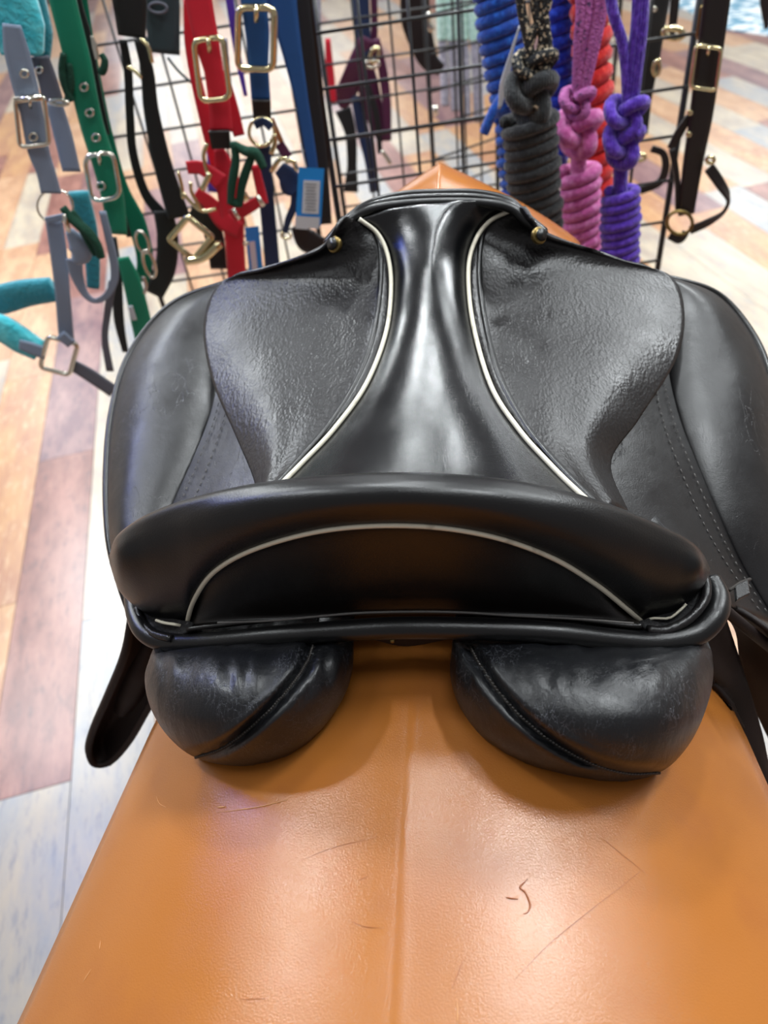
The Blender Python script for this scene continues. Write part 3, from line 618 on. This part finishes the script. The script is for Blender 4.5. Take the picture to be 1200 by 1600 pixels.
# ---------------------------------------------------------------- coiled lead ropes
def cord(name, pts, r, m, parent, y, n=None, sides=9, label=None):
    return tubeo(name, PX(pts, y), r*mpp(y), m, parent, sides, n=n or 8*len(pts), label=label)
def coil(name, top, botm, rpx, pitch, y, m, parent, rrpx, flat=.8, taper=None):
    A, B = P(*top, y=y), P(*botm, y=y); u = mpp(y); R = rpx*u; L_ = np.linalg.norm(B-A); turns = L_/(pitch*u); n = int(turns*20)
    t = (B-A)/L_; e1 = np.cross(t, FACE); e1 /= np.linalg.norm(e1); e2 = np.cross(t, e1); pts = []
    for i in range(n+1):
        f = i/n; a = 2*math.pi*turns*f; k = (np.interp(f, *taper) if taper else 1)*(1+.05*math.sin(f*37)+.04*math.sin(f*17+1))
        w = R-rrpx*u; pts.append(A+t*L_*f+t*.22*pitch*u*math.sin(a*1.0)+(e1*math.cos(a)+flat*e2*math.sin(a))*w*k)
    V, Fc = tube(pts, rrpx*u, 8); c = obj(name, V, Fc, m, parent)
    core = tubeo('core', [A+t*.01, B-t*.002], (rpx-rrpx*1.25)*u*.85, m, parent, 12)
    return c
def knot(name, cx, cy, w, h, y, r, m, parent, ph=0, turn=2):
    u = mpp(y); c = P(cx, cy, y=y); pts = []
    for a in np.linspace(0, 2*math.pi, 70)[:-1]:
        x = (math.sin(a+ph)+2*math.sin(2*(a+ph)))/3; z = (math.cos(a+ph)-2*math.cos(2*(a+ph)))/3; d = -math.sin(3*(a+ph))
        pts.append(c+SIDE*x*w*u/2+UP*z*h*u/2+FACE*d*r*1.3*u)
    return obj(name, *tube(pts, r*u, 9, True), m, parent)
def rope(label, y, anchor, group='lead ropes hanging in front of the wire panel'):
    q = P(*anchor, y=y); return empty('lead_rope', q, label, 'rope', group)
ya = 1.16
hooks = []
# blue, left of the black one
r = rope('bright blue coiled lead rope with a short tail, leftmost of the ropes', ya+.05, (790, 310))
coil('coil', (772, -60), (797, 180), 37, 17, ya+.05, M_rblue, r, 8.5, taper=([0, .6, 1], [1.05, .95, .62]))
coil('coil', (800, 180), (812, 345), 30, 17, ya+.06, M_rblue, r, 8.5)
cord('tail', [(792, 140, .0), (772, 172, -.01), (756, 208, -.01)], 8, M_rblue, r, ya+.02); hooks.append((770, -60, ya+.05))
# black with flecked cord
r = rope('thick black coiled lead rope with cream flecked cords above its knot', ya-.07, (835, 370))
coil('coil', (826, 182), (840, 372), 46, 17, ya-.07, M_rblack, r, 9.5)
knot('knot', 830, 150, 70, 70, ya-.08, 13, M_rblack, r); knot('knot', 836, 105, 64, 50, ya-.08, 8.5, M_flecked, r, ph=1.0)
for pts in ([(812, -40), (814, 10), (824, 60), (832, 100)], [(834, -40), (838, 20), (848, 60), (838, 100)], [(858, -40), (854, 10), (832, 55), (820, 100)], [(846, -40), (850, 20), (856, 70), (858, 100)]):
    cord('cord', pts, 7, M_flecked, r, ya-.08, label='black cord with cream flecks')
cord('cord', [(838, 160), (846, 175), (842, 195)], 10, M_flecked, r, ya-.09); hooks.append((836, -40, ya-.08))
# royal blue behind
r = rope('royal blue fuzzy rope bundle showing between the black and pink ropes', ya+.135, (870, 260))
coil('coil', (876, -50), (872, 250), 26, 19, ya+.135, M_rroyal, r, 10); hooks.append((876, -50, ya+.135))
# red
r = rope('bright red coiled lead rope hanging behind the pink one', ya+.09, (930, 380))
coil('coil', (921, -50), (934, 385), 31, 24, ya+.09, M_rred, r, 13); hooks.append((921, -50, ya+.10))
# pink
r = rope('pink coiled lead rope with mauve cords and a knot', ya, (910, 400))
coil('coil', (904, 262), (914, 412), 36, 19, ya, M_rpink, r, 11, taper=([0, .15, .6, 1], [.95, 1.05, .95, .8]))
knot('knot', 904, 205, 62, 62, ya-.01, 13, M_rpink, r, ph=.5); knot('knot', 902, 160, 50, 44, ya-.02, 8, M_mauve, r, ph=2)
for pts in ([(906, -40), (908, 20), (904, 70), (902, 140)], [(922, -40), (918, 20), (908, 80), (900, 150)], [(946, -40), (942, 10), (930, 70), (912, 145)], [(934, -40), (932, 20), (920, 80), (906, 150)]):
    cord('cord', pts, 8, M_mauve, r, ya-.02, label='mauve cord with dark flecks')
cord('cord', [(904, 225), (904, 250), (904, 270)], 13, M_rpink, r, ya-.01); hooks.append((926, -40, ya-.02))
# purple
r = rope('purple coiled lead rope with a large knot, rightmost of the ropes', ya-.08, (970, 420))
coil('coil', (970, 295), (968, 425), 35, 15, ya-.08, M_rpurp, r, 8.5, taper=([0, .12, 1], [.7, 1, 1]))
knot('knot', 978, 180, 62, 56, ya-.09, 10, M_rpurp, r, ph=.2); knot('knot', 974, 225, 56, 60, ya-.09, 11, M_rpurp, r, ph=1.6)
for pts in ([(950, -40), (958, 20), (972, 65), (978, 110), (980, 165)], [(998, -40), (994, 40), (986, 100), (984, 160)], [(1006, -40), (1004, 40), (996, 110), (990, 165)], [(1000, -40), (998, 60), (990, 120), (986, 160)]):
    cord('cord', pts, 8, M_rpurp, r, ya-.09)
cord('cord', [(974, 240), (970, 270), (970, 300)], 12, M_rpurp, r, ya-.08); hooks.append((1000, -40, ya-.09))
# clear plastic tag strip by the black rope
M_clear = mat('clear_plastic', '#c8ccd4', .15, spec=.8)
tg = empty('price_tag', P(786, 160, y=ya-.04), 'narrow clear plastic hang tag between the blue and black ropes', 'tag')
obj('strip', *ribbon(PX([(812, 40), (800, 80), (788, 130), (780, 170)], ya-.045), [.002, .004, .012, .004], .0015), M_clear, tg)

# pale ropes further back
for k, (x, w) in enumerate(((690, 15), (706, 18), (724, 14), (742, 20))):
    q = P(x, 150, y=2.3); r = empty('lead_rope', q, 'mint and pale grey lead rope hanging far behind, %s' % ('leftmost of four', 'second of four from the left', 'third of four from the left', 'nearest the blue rope')[k], 'rope', 'pale ropes on the far panel')
    cord('upper_wrap', [(x-2, -30), (x, 30), (x+1, 62)], w/2, M_mint, r, 2.3, label='mint green wrap'); cord('lower_strand', [(x+1, 60), (x+4, 110), (x+6, 165+8*k)], w/2.3, M_pale, r, 2.3)

# ---------------------------------------------------------------- halters
def strap(parent, pts, wpx, y, m, thick=.0022, name='strap', twist=None, label=None, crown=0, n=None):
    u = mpp(y); w = [q*u for q in wpx] if np.ndim(wpx) else wpx*u
    return obj(name, *ribbon(PX(pts, y), w, thick, twist=twist, crown=crown, n=n), m, parent, label=label)
# grey and teal
y = 1.0
h = empty('halter', P(100, 560, y=y), 'grey webbing halter with turquoise fleece padding, leftmost of the halters', 'halter', 'halters hanging at left')
hooks.append((20, -60, y+.01))
strap(h, [(-20, -60), (10, -10), (24, 40), (36, 84)], [70, 78, 84, 60], y+.006, M_teal, .014, 'fleece', crown=.004, label='turquoise fleece padding')
strap(h, [(40, -60), (52, 0), (62, 50), (66, 90)], [30, 34, 36, 22], y+.03, M_dteal, .012, 'fleece', crown=.003, label='deep teal fleece padding')
strap(h, [(18, 38), (26, 80), (38, 130), (50, 180), (60, 235), (72, 270), (80, 302)], [26, 38, 40, 36, 36, 32, 34], y-.014, M_grey)
strap(h, [(62, 88), (76, 130), (84, 165)], [28, 30, 34], y+.02, M_dgrey); strap(h, [(84, 160), (98, 210), (112, 268)], [26, 30, 30], y+.018, M_grey)
for q in ((38, 115), (52, 214)): eyelet(h, q[0], q[1], y-.018, M_nickel)
eyelet(h, 61, 109, y+.016, M_nickel, 5)
buckle(h, 50, 190, 46, 76, -6, y-.020, M_nickel, 3.8); ringo(h, 92, 160, 14, 4, 5, y+.01, M_nickel, 3)
tubeo('buckle_roller', PX([(24, 157), (66, 152)], y-.024), 5*mpp(y), M_nickel, h)
ringo(h, 86, 322, 28, 26, 0, y, M_nickel, 2)
strap(h, [(84, 342), (92, 400), (98, 460), (104, 532)], [30, 30, 28, 30], y-.002, M_grey); strap(h, [(100, 338), (84, 342), (72, 344)], 11, y-.006, M_grey)
strap(h, [(122, 300), (136, 350), (144, 400), (146, 448)], [34, 32, 26, 22], y+.02, M_dteal, .009, 'fleece', crown=.002, label='deep teal fleece padding')
strap(h, [(108, 360), (124, 384), (126, 398), (118, 408)], [14, 40, 38, 16], y-.02, M_grey, .006, 'keeper_loop', crown=.004)
strap(h, [(116, 405), (120, 430), (132, 458), (148, 470), (166, 462), (178, 440), (178, 410), (170, 372), (160, 330)], [30, 24, 14, 10, 12, 14, 15, 14, 12], y-.01, M_grey)
strap(h, [(176, 440), (168, 490), (164, 530), (172, 580)], [15, 13, 13, 16], y+.005, M_dgrey)
strap(h, [(-30, 470), (0, 468), (40, 458), (84, 452)], [46, 56, 50, 44], y+.03, M_dteal, .012, 'fleece', crown=.004, label='deep teal fleece padding')
strap(h, [(-30, 510), (0, 512), (34, 532), (62, 548)], [46, 56, 56, 44], y-.004, M_teal, .012, 'fleece', crown=.004, label='turquoise fleece padding')
strap(h, [(30, 538), (48, 544), (70, 552)], [22, 28, 30], y-.014, M_grey); strap(h, [(112, 570), (140, 586), (178, 612)], [28, 32, 32], y-.006, M_dgrey)
buckle(h, 92, 556, 48, 50, 15, y-.012, M_nickel, 5.2, 7, False, False, 'square_ring')
strap(h, [(98, 534), (103, 530), (108, 526)], [28, 28, 28], y-.016, M_grey, .006, 'keeper_loop')
def tie(parent, pts, y, w=6):
    tubeo('yarn_tie', PX(pts, y), [w*.7*mpp(y), w*mpp(y), w*.8*mpp(y)], M_tie, parent, 9, n=6*len(pts), label='dark green fuzzy tie')
tie(h, [(98, 324), (110, 340), (124, 352), (140, 366), (152, 384), (158, 402)], y-.03, 10); tie(h, [(112, 330), (124, 348), (136, 372), (150, 398)], y-.025, 8)
tubeo('clip', PX([(100, 334), (104, 348), (108, 362)], y-.034), 4*mpp(y), M_nickel, h)
# green
y = 1.06
h = empty('halter', P(210, 470, y=y), 'emerald green webbing halter with silver eyelets, between the grey and black ones', 'halter', 'halters hanging at left')
hooks.append((90, -50, y))
strap(h, [(90, -50), (98, 0), (120, 90), (142, 190), (164, 260), (176, 310), (184, 366)], [38, 39, 40, 38, 40, 38, 34], y, M_green)
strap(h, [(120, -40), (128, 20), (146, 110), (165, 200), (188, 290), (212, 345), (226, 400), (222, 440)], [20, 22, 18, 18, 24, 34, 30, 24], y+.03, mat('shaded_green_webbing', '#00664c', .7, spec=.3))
strap(h, [(112, -40), (122, 10), (136, 60), (150, 130), (168, 210)], [14, 14, 16, 12, 8], y+.02, M_black, label='black lining strap')
strap(h, [(192, 402), (206, 440), (220, 500), (226, 540)], [22, 34, 40, 34], y+.005, M_green)
for q in ((131, 136), (140, 176), (150, 215), (158, 291)): eyelet(h, q[0], q[1], y-.005, M_nickel)
buckle(h, 160, 276, 46, 72, -10, y-.009, M_nickel, 4.2, 14)
strap(h, [(143, 56), (148, 72), (152, 92)], [3, 8, 6], y-.01, M_nickel, .004, 'snap_hook')
tie(h, [(99, 84), (97, 108), (102, 135), (112, 158)], y-.01, 7); tie(h, [(108, 100), (110, 130), (106, 156)], y-.008, 7); tie(h, [(158, 84), (164, 96), (160, 112), (154, 108)], y-.01, 6)
ringo(h, 222, 378, 9, 18, -20, y-.01, M_nickel, 2.6); ringo(h, 233, 412, 8, 22, -18, y-.01, M_nickel, 3)
strap(h, [(224, 432), (228, 446), (226, 458)], 6, y-.012, M_nickel, .004, 'snap_hook')
strap(h, [(190, 326), (196, 350), (202, 370)], 9, y+.01, M_brown, label='brown leather keeper')
strap(h, [(176, 370), (182, 430), (186, 500), (196, 550)], [14, 20, 20, 12], y+.04, M_black, label='black lining strap')
strap(h, [(203, 478), (210, 500)], [10, 10], y-.004, M_paper, .002, 'paper_label')
# black with brass fittings
y = 1.13
h = empty('halter', P(290, 380, y=y), 'black webbing halter with gold fittings and a square gold ring, left of the red one', 'halter', 'halters hanging at left')
hooks.append((200, -50, y))
strap(h, [(196, -50), (202, 0), (206, 58)], [48, 50, 40], y, M_black)
strap(h, [(192, 62), (200, 110), (203, 180), (208, 240), (226, 300), (252, 335)], [12, 13, 13, 14, 16, 22], y+.01, M_black)
strap(h, [(216, 60), (230, 110), (236, 170), (250, 240), (264, 290), (280, 340)], [14, 20, 24, 30, 34, 40], y-.003, M_black)
strap(h, [(255, 330), (262, 372), (258, 420), (240, 460)], [34, 38, 38, 36], y-.004, M_black); strap(h, [(300, 324), (322, 340), (335, 372), (342, 420)], [30, 34, 34, 30], y+.01, M_black)
tubeo('snap_hook', PX([(220, 60), (232, 74), (238, 98)], y-.008), 3*mpp(y), M_gold, h, n=10); tubeo('snap_hook', PX([(199, 103), (212, 112), (222, 122)], y-.008), 3*mpp(y), M_gold, h, n=8)
buckle(h, 298, 372, 50, 46, 40, y-.012, M_gold, 6, 4, False, False, 'square_ring')
tubeo('ornament_bar', PX([(292, 408), (318, 402), (344, 380)], y-.014), 8*mpp(y), M_gold, h, n=10)
for pts in ([(278, 268), (284, 290), (286, 310)], [(285, 300), (300, 318), (318, 330), (338, 326)], [(298, 285), (300, 302), (316, 330)]): tubeo('snap_hook', PX(pts, y-.02), 3.2*mpp(y), M_gold, h, n=10)
# slate strap behind
y = 1.25
h = empty('halter', P(245, 60, y=y), 'dark slate green webbing halter half hidden behind the black one', 'halter', 'halters hanging at left')
hooks.append((250, -50, y))
strap(h, [(250, -50), (252, 10), (258, 84)], [50, 54, 44], y, M_slate); ringo(h, 247, 12, 14, 8, 5, y-.006, M_dgrey, 2, 'badge')
strap(h, [(230, 60), (222, 100), (226, 140)], [10, 8, 6], y, M_slate); cord('lace', [(262, 90), (280, 112), (305, 134)], 2, M_slate, h, y)
# red
y = 1.13
h = empty('halter', P(350, 420, y=y), 'bright red webbing halter with gold buckle', 'halter', 'halters hanging at left')
hooks.append((305, -50, y))
strap(h, [(302, -50), (310, 0), (322, 60), (334, 110), (342, 155), (346, 205)], [38, 40, 38, 30, 34, 36], y, M_red)
strap(h, [(292, 0), (296, 70), (310, 140), (325, 200), (336, 260)], [10, 14, 18, 22, 14], y+.02, M_red); strap(h, [(345, 120), (362, 170), (374, 212)], [26, 22, 18], y+.02, M_red)
strap(h, [(342, 204), (346, 232)], [34, 32], y-.004, M_brown, .005, 'leather_keeper', label='dark brown leather keeper')
buckle(h, 331, 108, 46, 96, -7, y-.010, M_gold, 4.6, 12)
strap(h, [(342, 232), (352, 270), (362, 320), (366, 370), (370, 430), (370, 460)], [16, 40, 44, 34, 34, 34], y+.005, M_red)
strap(h, [(292, 262), (312, 262), (330, 272), (345, 285)], [20, 22, 24, 30], y-.004, M_red); strap(h, [(306, 300), (330, 320), (350, 345), (375, 360)], [18, 26, 34, 30], y+.002, M_red)
strap(h, [(398, 258), (408, 300), (412, 318)], [14, 16, 16], y-.006, M_red); strap(h, [(362, 338), (386, 326), (408, 312)], [22, 20, 18], y-.01, M_red)
tubeo('snap_hook', PX([(324, 224), (318, 242), (322, 262), (328, 280)], y-.015), 3.5*mpp(y), M_gold, h, n=12); tubeo('snap_hook', PX([(316, 296), (322, 284), (328, 270)], y-.018), 5*mpp(y), M_gold, h, n=8)
tubeo('clip', PX([(402, 306), (412, 322)], y-.02), 4*mpp(y), M_nickel, h); tubeo('clip', PX([(364, 326), (374, 342)], y-.02), 3.5*mpp(y), M_nickel, h); tubeo('clip', PX([(378, 300), (386, 312)], y-.02), 6*mpp(y), M_gold, h)
eyelet(h, 384, 380, y-.004, M_nickel, 3)
tie(h, [(364, 222), (368, 250), (362, 290), (360, 318)], y-.03, 8); tie(h, [(366, 226), (384, 236), (400, 240), (412, 262)], y-.03, 9); tie(h, [(400, 232), (388, 258), (378, 290), (374, 320)], y-.028, 8); tie(h, [(360, 316), (378, 318)], y-.028, 8)
# blue and navy
y = 1.16
h = empty('halter', P(400, 400, y=y), 'royal blue webbing halter with a large gold buckle and navy lower straps', 'halter', 'halters hanging at left')
hooks.append((395, -50, y))
strap(h, [(392, -50), (396, 0), (402, 50), (404, 100), (408, 158)], [38, 38, 36, 30, 30], y, M_blue)
strap(h, [(434, -50), (440, 0), (456, 80), (472, 160), (484, 230), (490, 266)], [44, 44, 30, 20, 18, 16], y+.03, M_blue)
buckle(h, 400, 60, 56, 96, 1, y-.012, M_gold, 5.2, 12)
strap(h, [(408, 156), (410, 188)], [30, 28], y-.003, M_brown, .005, 'leather_keeper', label='dark brown leather keeper')
ringo(h, 409, 206, 20, 22, 0, y-.006, M_gold, 3); strap(h, [(398, 196), (412, 190), (424, 200)], 12, y-.01, M_navy)
strap(h, [(412, 226), (414, 280), (420, 350), (426, 420)], [22, 26, 26, 28], y, M_navy)
strap(h, [(436, 262), (450, 276), (456, 292), (462, 300)], [22, 36, 38, 20], y-.006, M_navy); strap(h, [(462, 296), (460, 320), (450, 345), (446, 364)], [18, 14, 12, 8], y-.002, M_navy)
for pts in ([(424, 240), (430, 222), (428, 210)], [(424, 268), (436, 250), (448, 248)], [(446, 252), (458, 252), (464, 266)]): tubeo('snap_hook', PX(pts, y-.02), 4*mpp(y), M_gold, h, n=10)
strap(h, [(424, 185), (432, 204), (440, 222)], 8, y+.01, mat('tan_leather', '#8a5230', .5), label='tan leather strip'); strap(h, [(436, 224), (450, 246)], 16, y+.012, M_burg)
ringo(h, 447, 368, 8, 5, 10, y, M_gold, 2)
# tags
t = empty('product_tag', P(483, 300, y=1.12), 'bright blue hanging tag with a white label, right of the navy halter strap', 'tag')
tagB = lambda cx, cy, w, h_, ang, y: [P(cx+math.cos(ang)*x-math.sin(ang)*v, cy+math.sin(ang)*x+math.cos(ang)*v, y=y) for x, v in ((-w/2, -h_/2), (w/2, -h_/2), (w/2, h_/2), (-w/2, h_/2))]
def card(name, cx, cy, w, h_, ang, y, th, m, parent):
    a = tagB(cx, cy, w, h_, ang, y); b = tagB(cx, cy, w, h_, ang, y+th); return obj(name, a+b, [(0, 1, 2, 3), (7, 6, 5, 4), (0, 4, 5, 1), (1, 5, 6, 2), (2, 6, 7, 3), (3, 7, 4, 0)], m, parent, smooth=False)
card('card', 484, 307, 40, 90, .06, 1.12, .002, M_tag, t); lb = card('label', 486, 308, 26, 52, .05, 1.119, .0008, M_paper, t)
for k in range(9): card('print_line', 485.5, 288+k*5, 18-(k*7 % 5), 1.6, .05, 1.1186, .0003, M_print, lb)
card('white_tab', 472, 348, 20, 20, .08, 1.117, .001, M_paper, t); card('white_tab', 490, 348, 18, 18, .05, 1.1175, .001, M_paper, t)
cord('string', [(478, 262), (474, 245), (470, 225)], 1, M_paper, t, 1.12)
t = empty('product_tag', P(398, 390, y=1.2), 'small blue tag hanging low between the red and navy straps', 'tag')
card('card', 397, 392, 22, 76, -.10, 1.2, .002, M_tag, t); card('label', 396, 400, 9, 46, -.10, 1.199, .0008, M_paper, t)
# black strap and dark post by the front panel
y = 1.24
h = empty('halter', P(500, 330, y=y), 'wide black webbing halter hanging beside the left edge of the nearest grid panel', 'halter')
hooks.append((468, -50, y))
strap(h, [(462, -50), (470, 0), (484, 120), (500, 240), (510, 350)], [24, 26, 24, 22, 20], y, M_black); strap(h, [(482, -50), (484, 0), (500, 130), (514, 260)], [8, 8, 8, 8], y+.03, M_brown, label='dark brown strap')
strap(h, [(462, 352), (480, 375), (505, 385)], [20, 44, 30], y-.01, M_brown, .004, label='dark brown strap')
h = empty('halter', P(385, 100, y=1.35), 'purple patterned halter half hidden between the red and blue halters', 'halter')
hooks.append((372, -50, 1.35))
strap(h, [(350, -50), (362, 20), (372, 90), (384, 150)], [10, 12, 10, 6], 1.35, M_purp); strap(h, [(330, 200), (334, 240), (332, 300)], [26, 24, 16], 1.34, M_purp); strap(h, [(352, 60), (358, 130), (366, 190)], [6, 8, 6], 1.35, M_pale)
# burgundy and navy halters beyond the grid
y = 1.95
h = empty('halter', P(575, 280, y=y), 'burgundy and navy halter hanging behind the nearest grid panel', 'halter')
strap(h, [(560, -40), (566, 40), (566, 90)], [26, 24, 24], y, M_navy); strap(h, [(583, -40), (585, 40), (582, 90)], [10, 10, 12], y+.02, M_burg)
strap(h, [(576, 60), (556, 110), (538, 150), (526, 160)], [26, 40, 36, 20], y, M_burg, twist=[0, 30, 20, 0]); strap(h, [(566, 90), (574, 130), (586, 180), (600, 220)], [26, 34, 30, 20], y+.01, M_burg)
strap(h, [(588, 60), (598, 110), (604, 160), (606, 220)], [10, 14, 14, 12], y, M_burg); strap(h, [(556, 150), (566, 200), (578, 250), (586, 300)], [16, 20, 18, 18], y+.01, M_navy)
strap(h, [(536, 170), (548, 210), (550, 260), (548, 300)], [26, 18, 16, 26], y+.01, M_black); strap(h, [(572, 130), (588, 180), (594, 240)], [10, 10, 8], y-.01, M_black)
tubeo('snap_hook', PX([(596, 235), (604, 246), (610, 256)], y-.02), 3.5*mpp(y), M_nickel, h, n=8); ringo(h, 585, 86, 6, 12, 15, y-.02, M_gold, 3); ringo(h, 582, 100, 10, 6, 0, y-.02, M_nickel, 2.4)
h = empty('halter', P(640, 90, y=2.15), 'dark brown leather halter far behind the nearest grid panel', 'halter')
strap(h, [(648, -40), (650, 30), (668, 90), (690, 110)], [40, 44, 30, 16], 2.15, M_brown); tubeo('snap_hook', PX([(672, 20), (668, 34), (676, 48)], 2.12), 5*mpp(2.12), M_nickel, h, n=8)
tubeo('snap_hook', PX([(680, 165), (681, 180)], 2.12), 4*mpp(2.12), M_nickel, h)
h = empty('halter', P(515, 140, y=1.9), 'small red halter end glimpsed behind the left edge of the nearest grid panel', 'halter')
strap(h, [(512, 60), (516, 120), (520, 160)], [8, 14, 12], 1.9, M_red); strap(h, [(497, -40), (498, 60), (502, 200)], [8, 8, 8], 1.9, M_pale)
# leather halter at the right post
y = 1.22
h = empty('halter', P(1080, 350, y=y), 'dark brown leather halter with brass buckles on the right edge of the grid panel', 'halter')
hooks.append((1122, -50, y))
strap(h, [(1128, -60), (1120, 0), (1108, 90), (1094, 190), (1082, 260), (1072, 335)], [40, 38, 38, 36, 32, 26], y, M_brown, .004)
buckle(h, 1103, 106, 40, 66, 8, y-.012, M_gold, 3.2, 7); buckle(h, 1108, 36, 30, 54, 8, y+.01, M_oldbrass, 3, 7)
strap(h, [(1078, 180), (1062, 206), (1048, 232)], [10, 14, 12], y, M_brown, .004); strap(h, [(1050, 232), (1058, 280), (1060, 330)], [10, 8, 10], y, M_brown, .004)
strap(h, [(1108, 262), (1124, 285), (1138, 310), (1130, 332), (1105, 348), (1078, 360)], [16, 16, 16, 12, 14, 14], y-.01, M_brown, .004, twist=[0, 20, 60, 40, 10, 0])
for q in ((1078, 176), (1076, 210)): eyelet(h, q[0], q[1], y-.008, M_gold, 3)
ringo(h, 1110, 250, 6, 5, 0, y-.012, M_gold, 3); ringo(h, 1062, 348, 20, 18, 10, y-.012, M_oldbrass, 3)
strap(h, [(1046, 368), (1062, 374), (1072, 362)], [12, 14, 12], y-.01, M_brown, .004)
y = 1.5
h = empty('halter', P(1030, 200, y=y), 'black leather halter with small studs, between the purple rope and the grid edge', 'halter')
strap(h, [(1040, -50), (1028, 20), (1018, 90), (1010, 150), (1006, 210)], [30, 28, 26, 18, 12], y, M_black); strap(h, [(1058, -40), (1052, 30), (1048, 60)], [14, 12, 10], y+.05, M_brown)
for q in ((1012, 22), (1006, 84), (1022, 14)): eyelet(h, q[0], q[1], y-.01, M_nickel, 3)
strap(h, [(1018, 232), (1036, 240), (1040, 262), (1030, 285), (1000, 298)], [10, 10, 12, 12, 12], y-.02, M_brown, .005)
ringo(h, 1052, 52, 16, 8, 10, y-.02, M_gold, 4); ringo(h, 1026, 106, 5, 12, 5, y-.02, M_gold, 3); ringo(h, 1000, 246, 8, 5, 0, y-.03, M_gold, 3)
h = empty('halter', P(1195, 20, y=2.2), 'tip of a dark leather halter at the upper right corner over the rug', 'halter')
strap(h, [(1196, -60), (1196, 0), (1198, 45)], [14, 16, 6], 2.2, M_brown)
HL = ['bright blue rope', 'black rope', 'royal blue fuzzy rope', 'red rope', 'pink rope', 'purple rope', 'grey and turquoise halter', 'green halter', 'black and gold halter', 'slate green halter', 'red halter', 'royal blue halter', 'wide black halter', 'purple halter', 'brown leather halter']
# hooks that carry them (just above the frame)
for k, (px, py, yy) in enumerate(hooks):
    a = P(px, py-6, y=yy-.01); yb = 1.50 if px < 450 else 1.31; L_ = (yb-yy+.02)
    b = a-FACE*max(.03, L_); tip = a+FACE*.012+UP*.012
    hk = obj('display_hook', *tube([tip, a, a*.5+b*.5, b, b+UP*.02], .0028, 8), M_wire); tag(hk, 'black wire display hook on the grid panel, holding the '+HL[k], 'hook', 'display hooks')
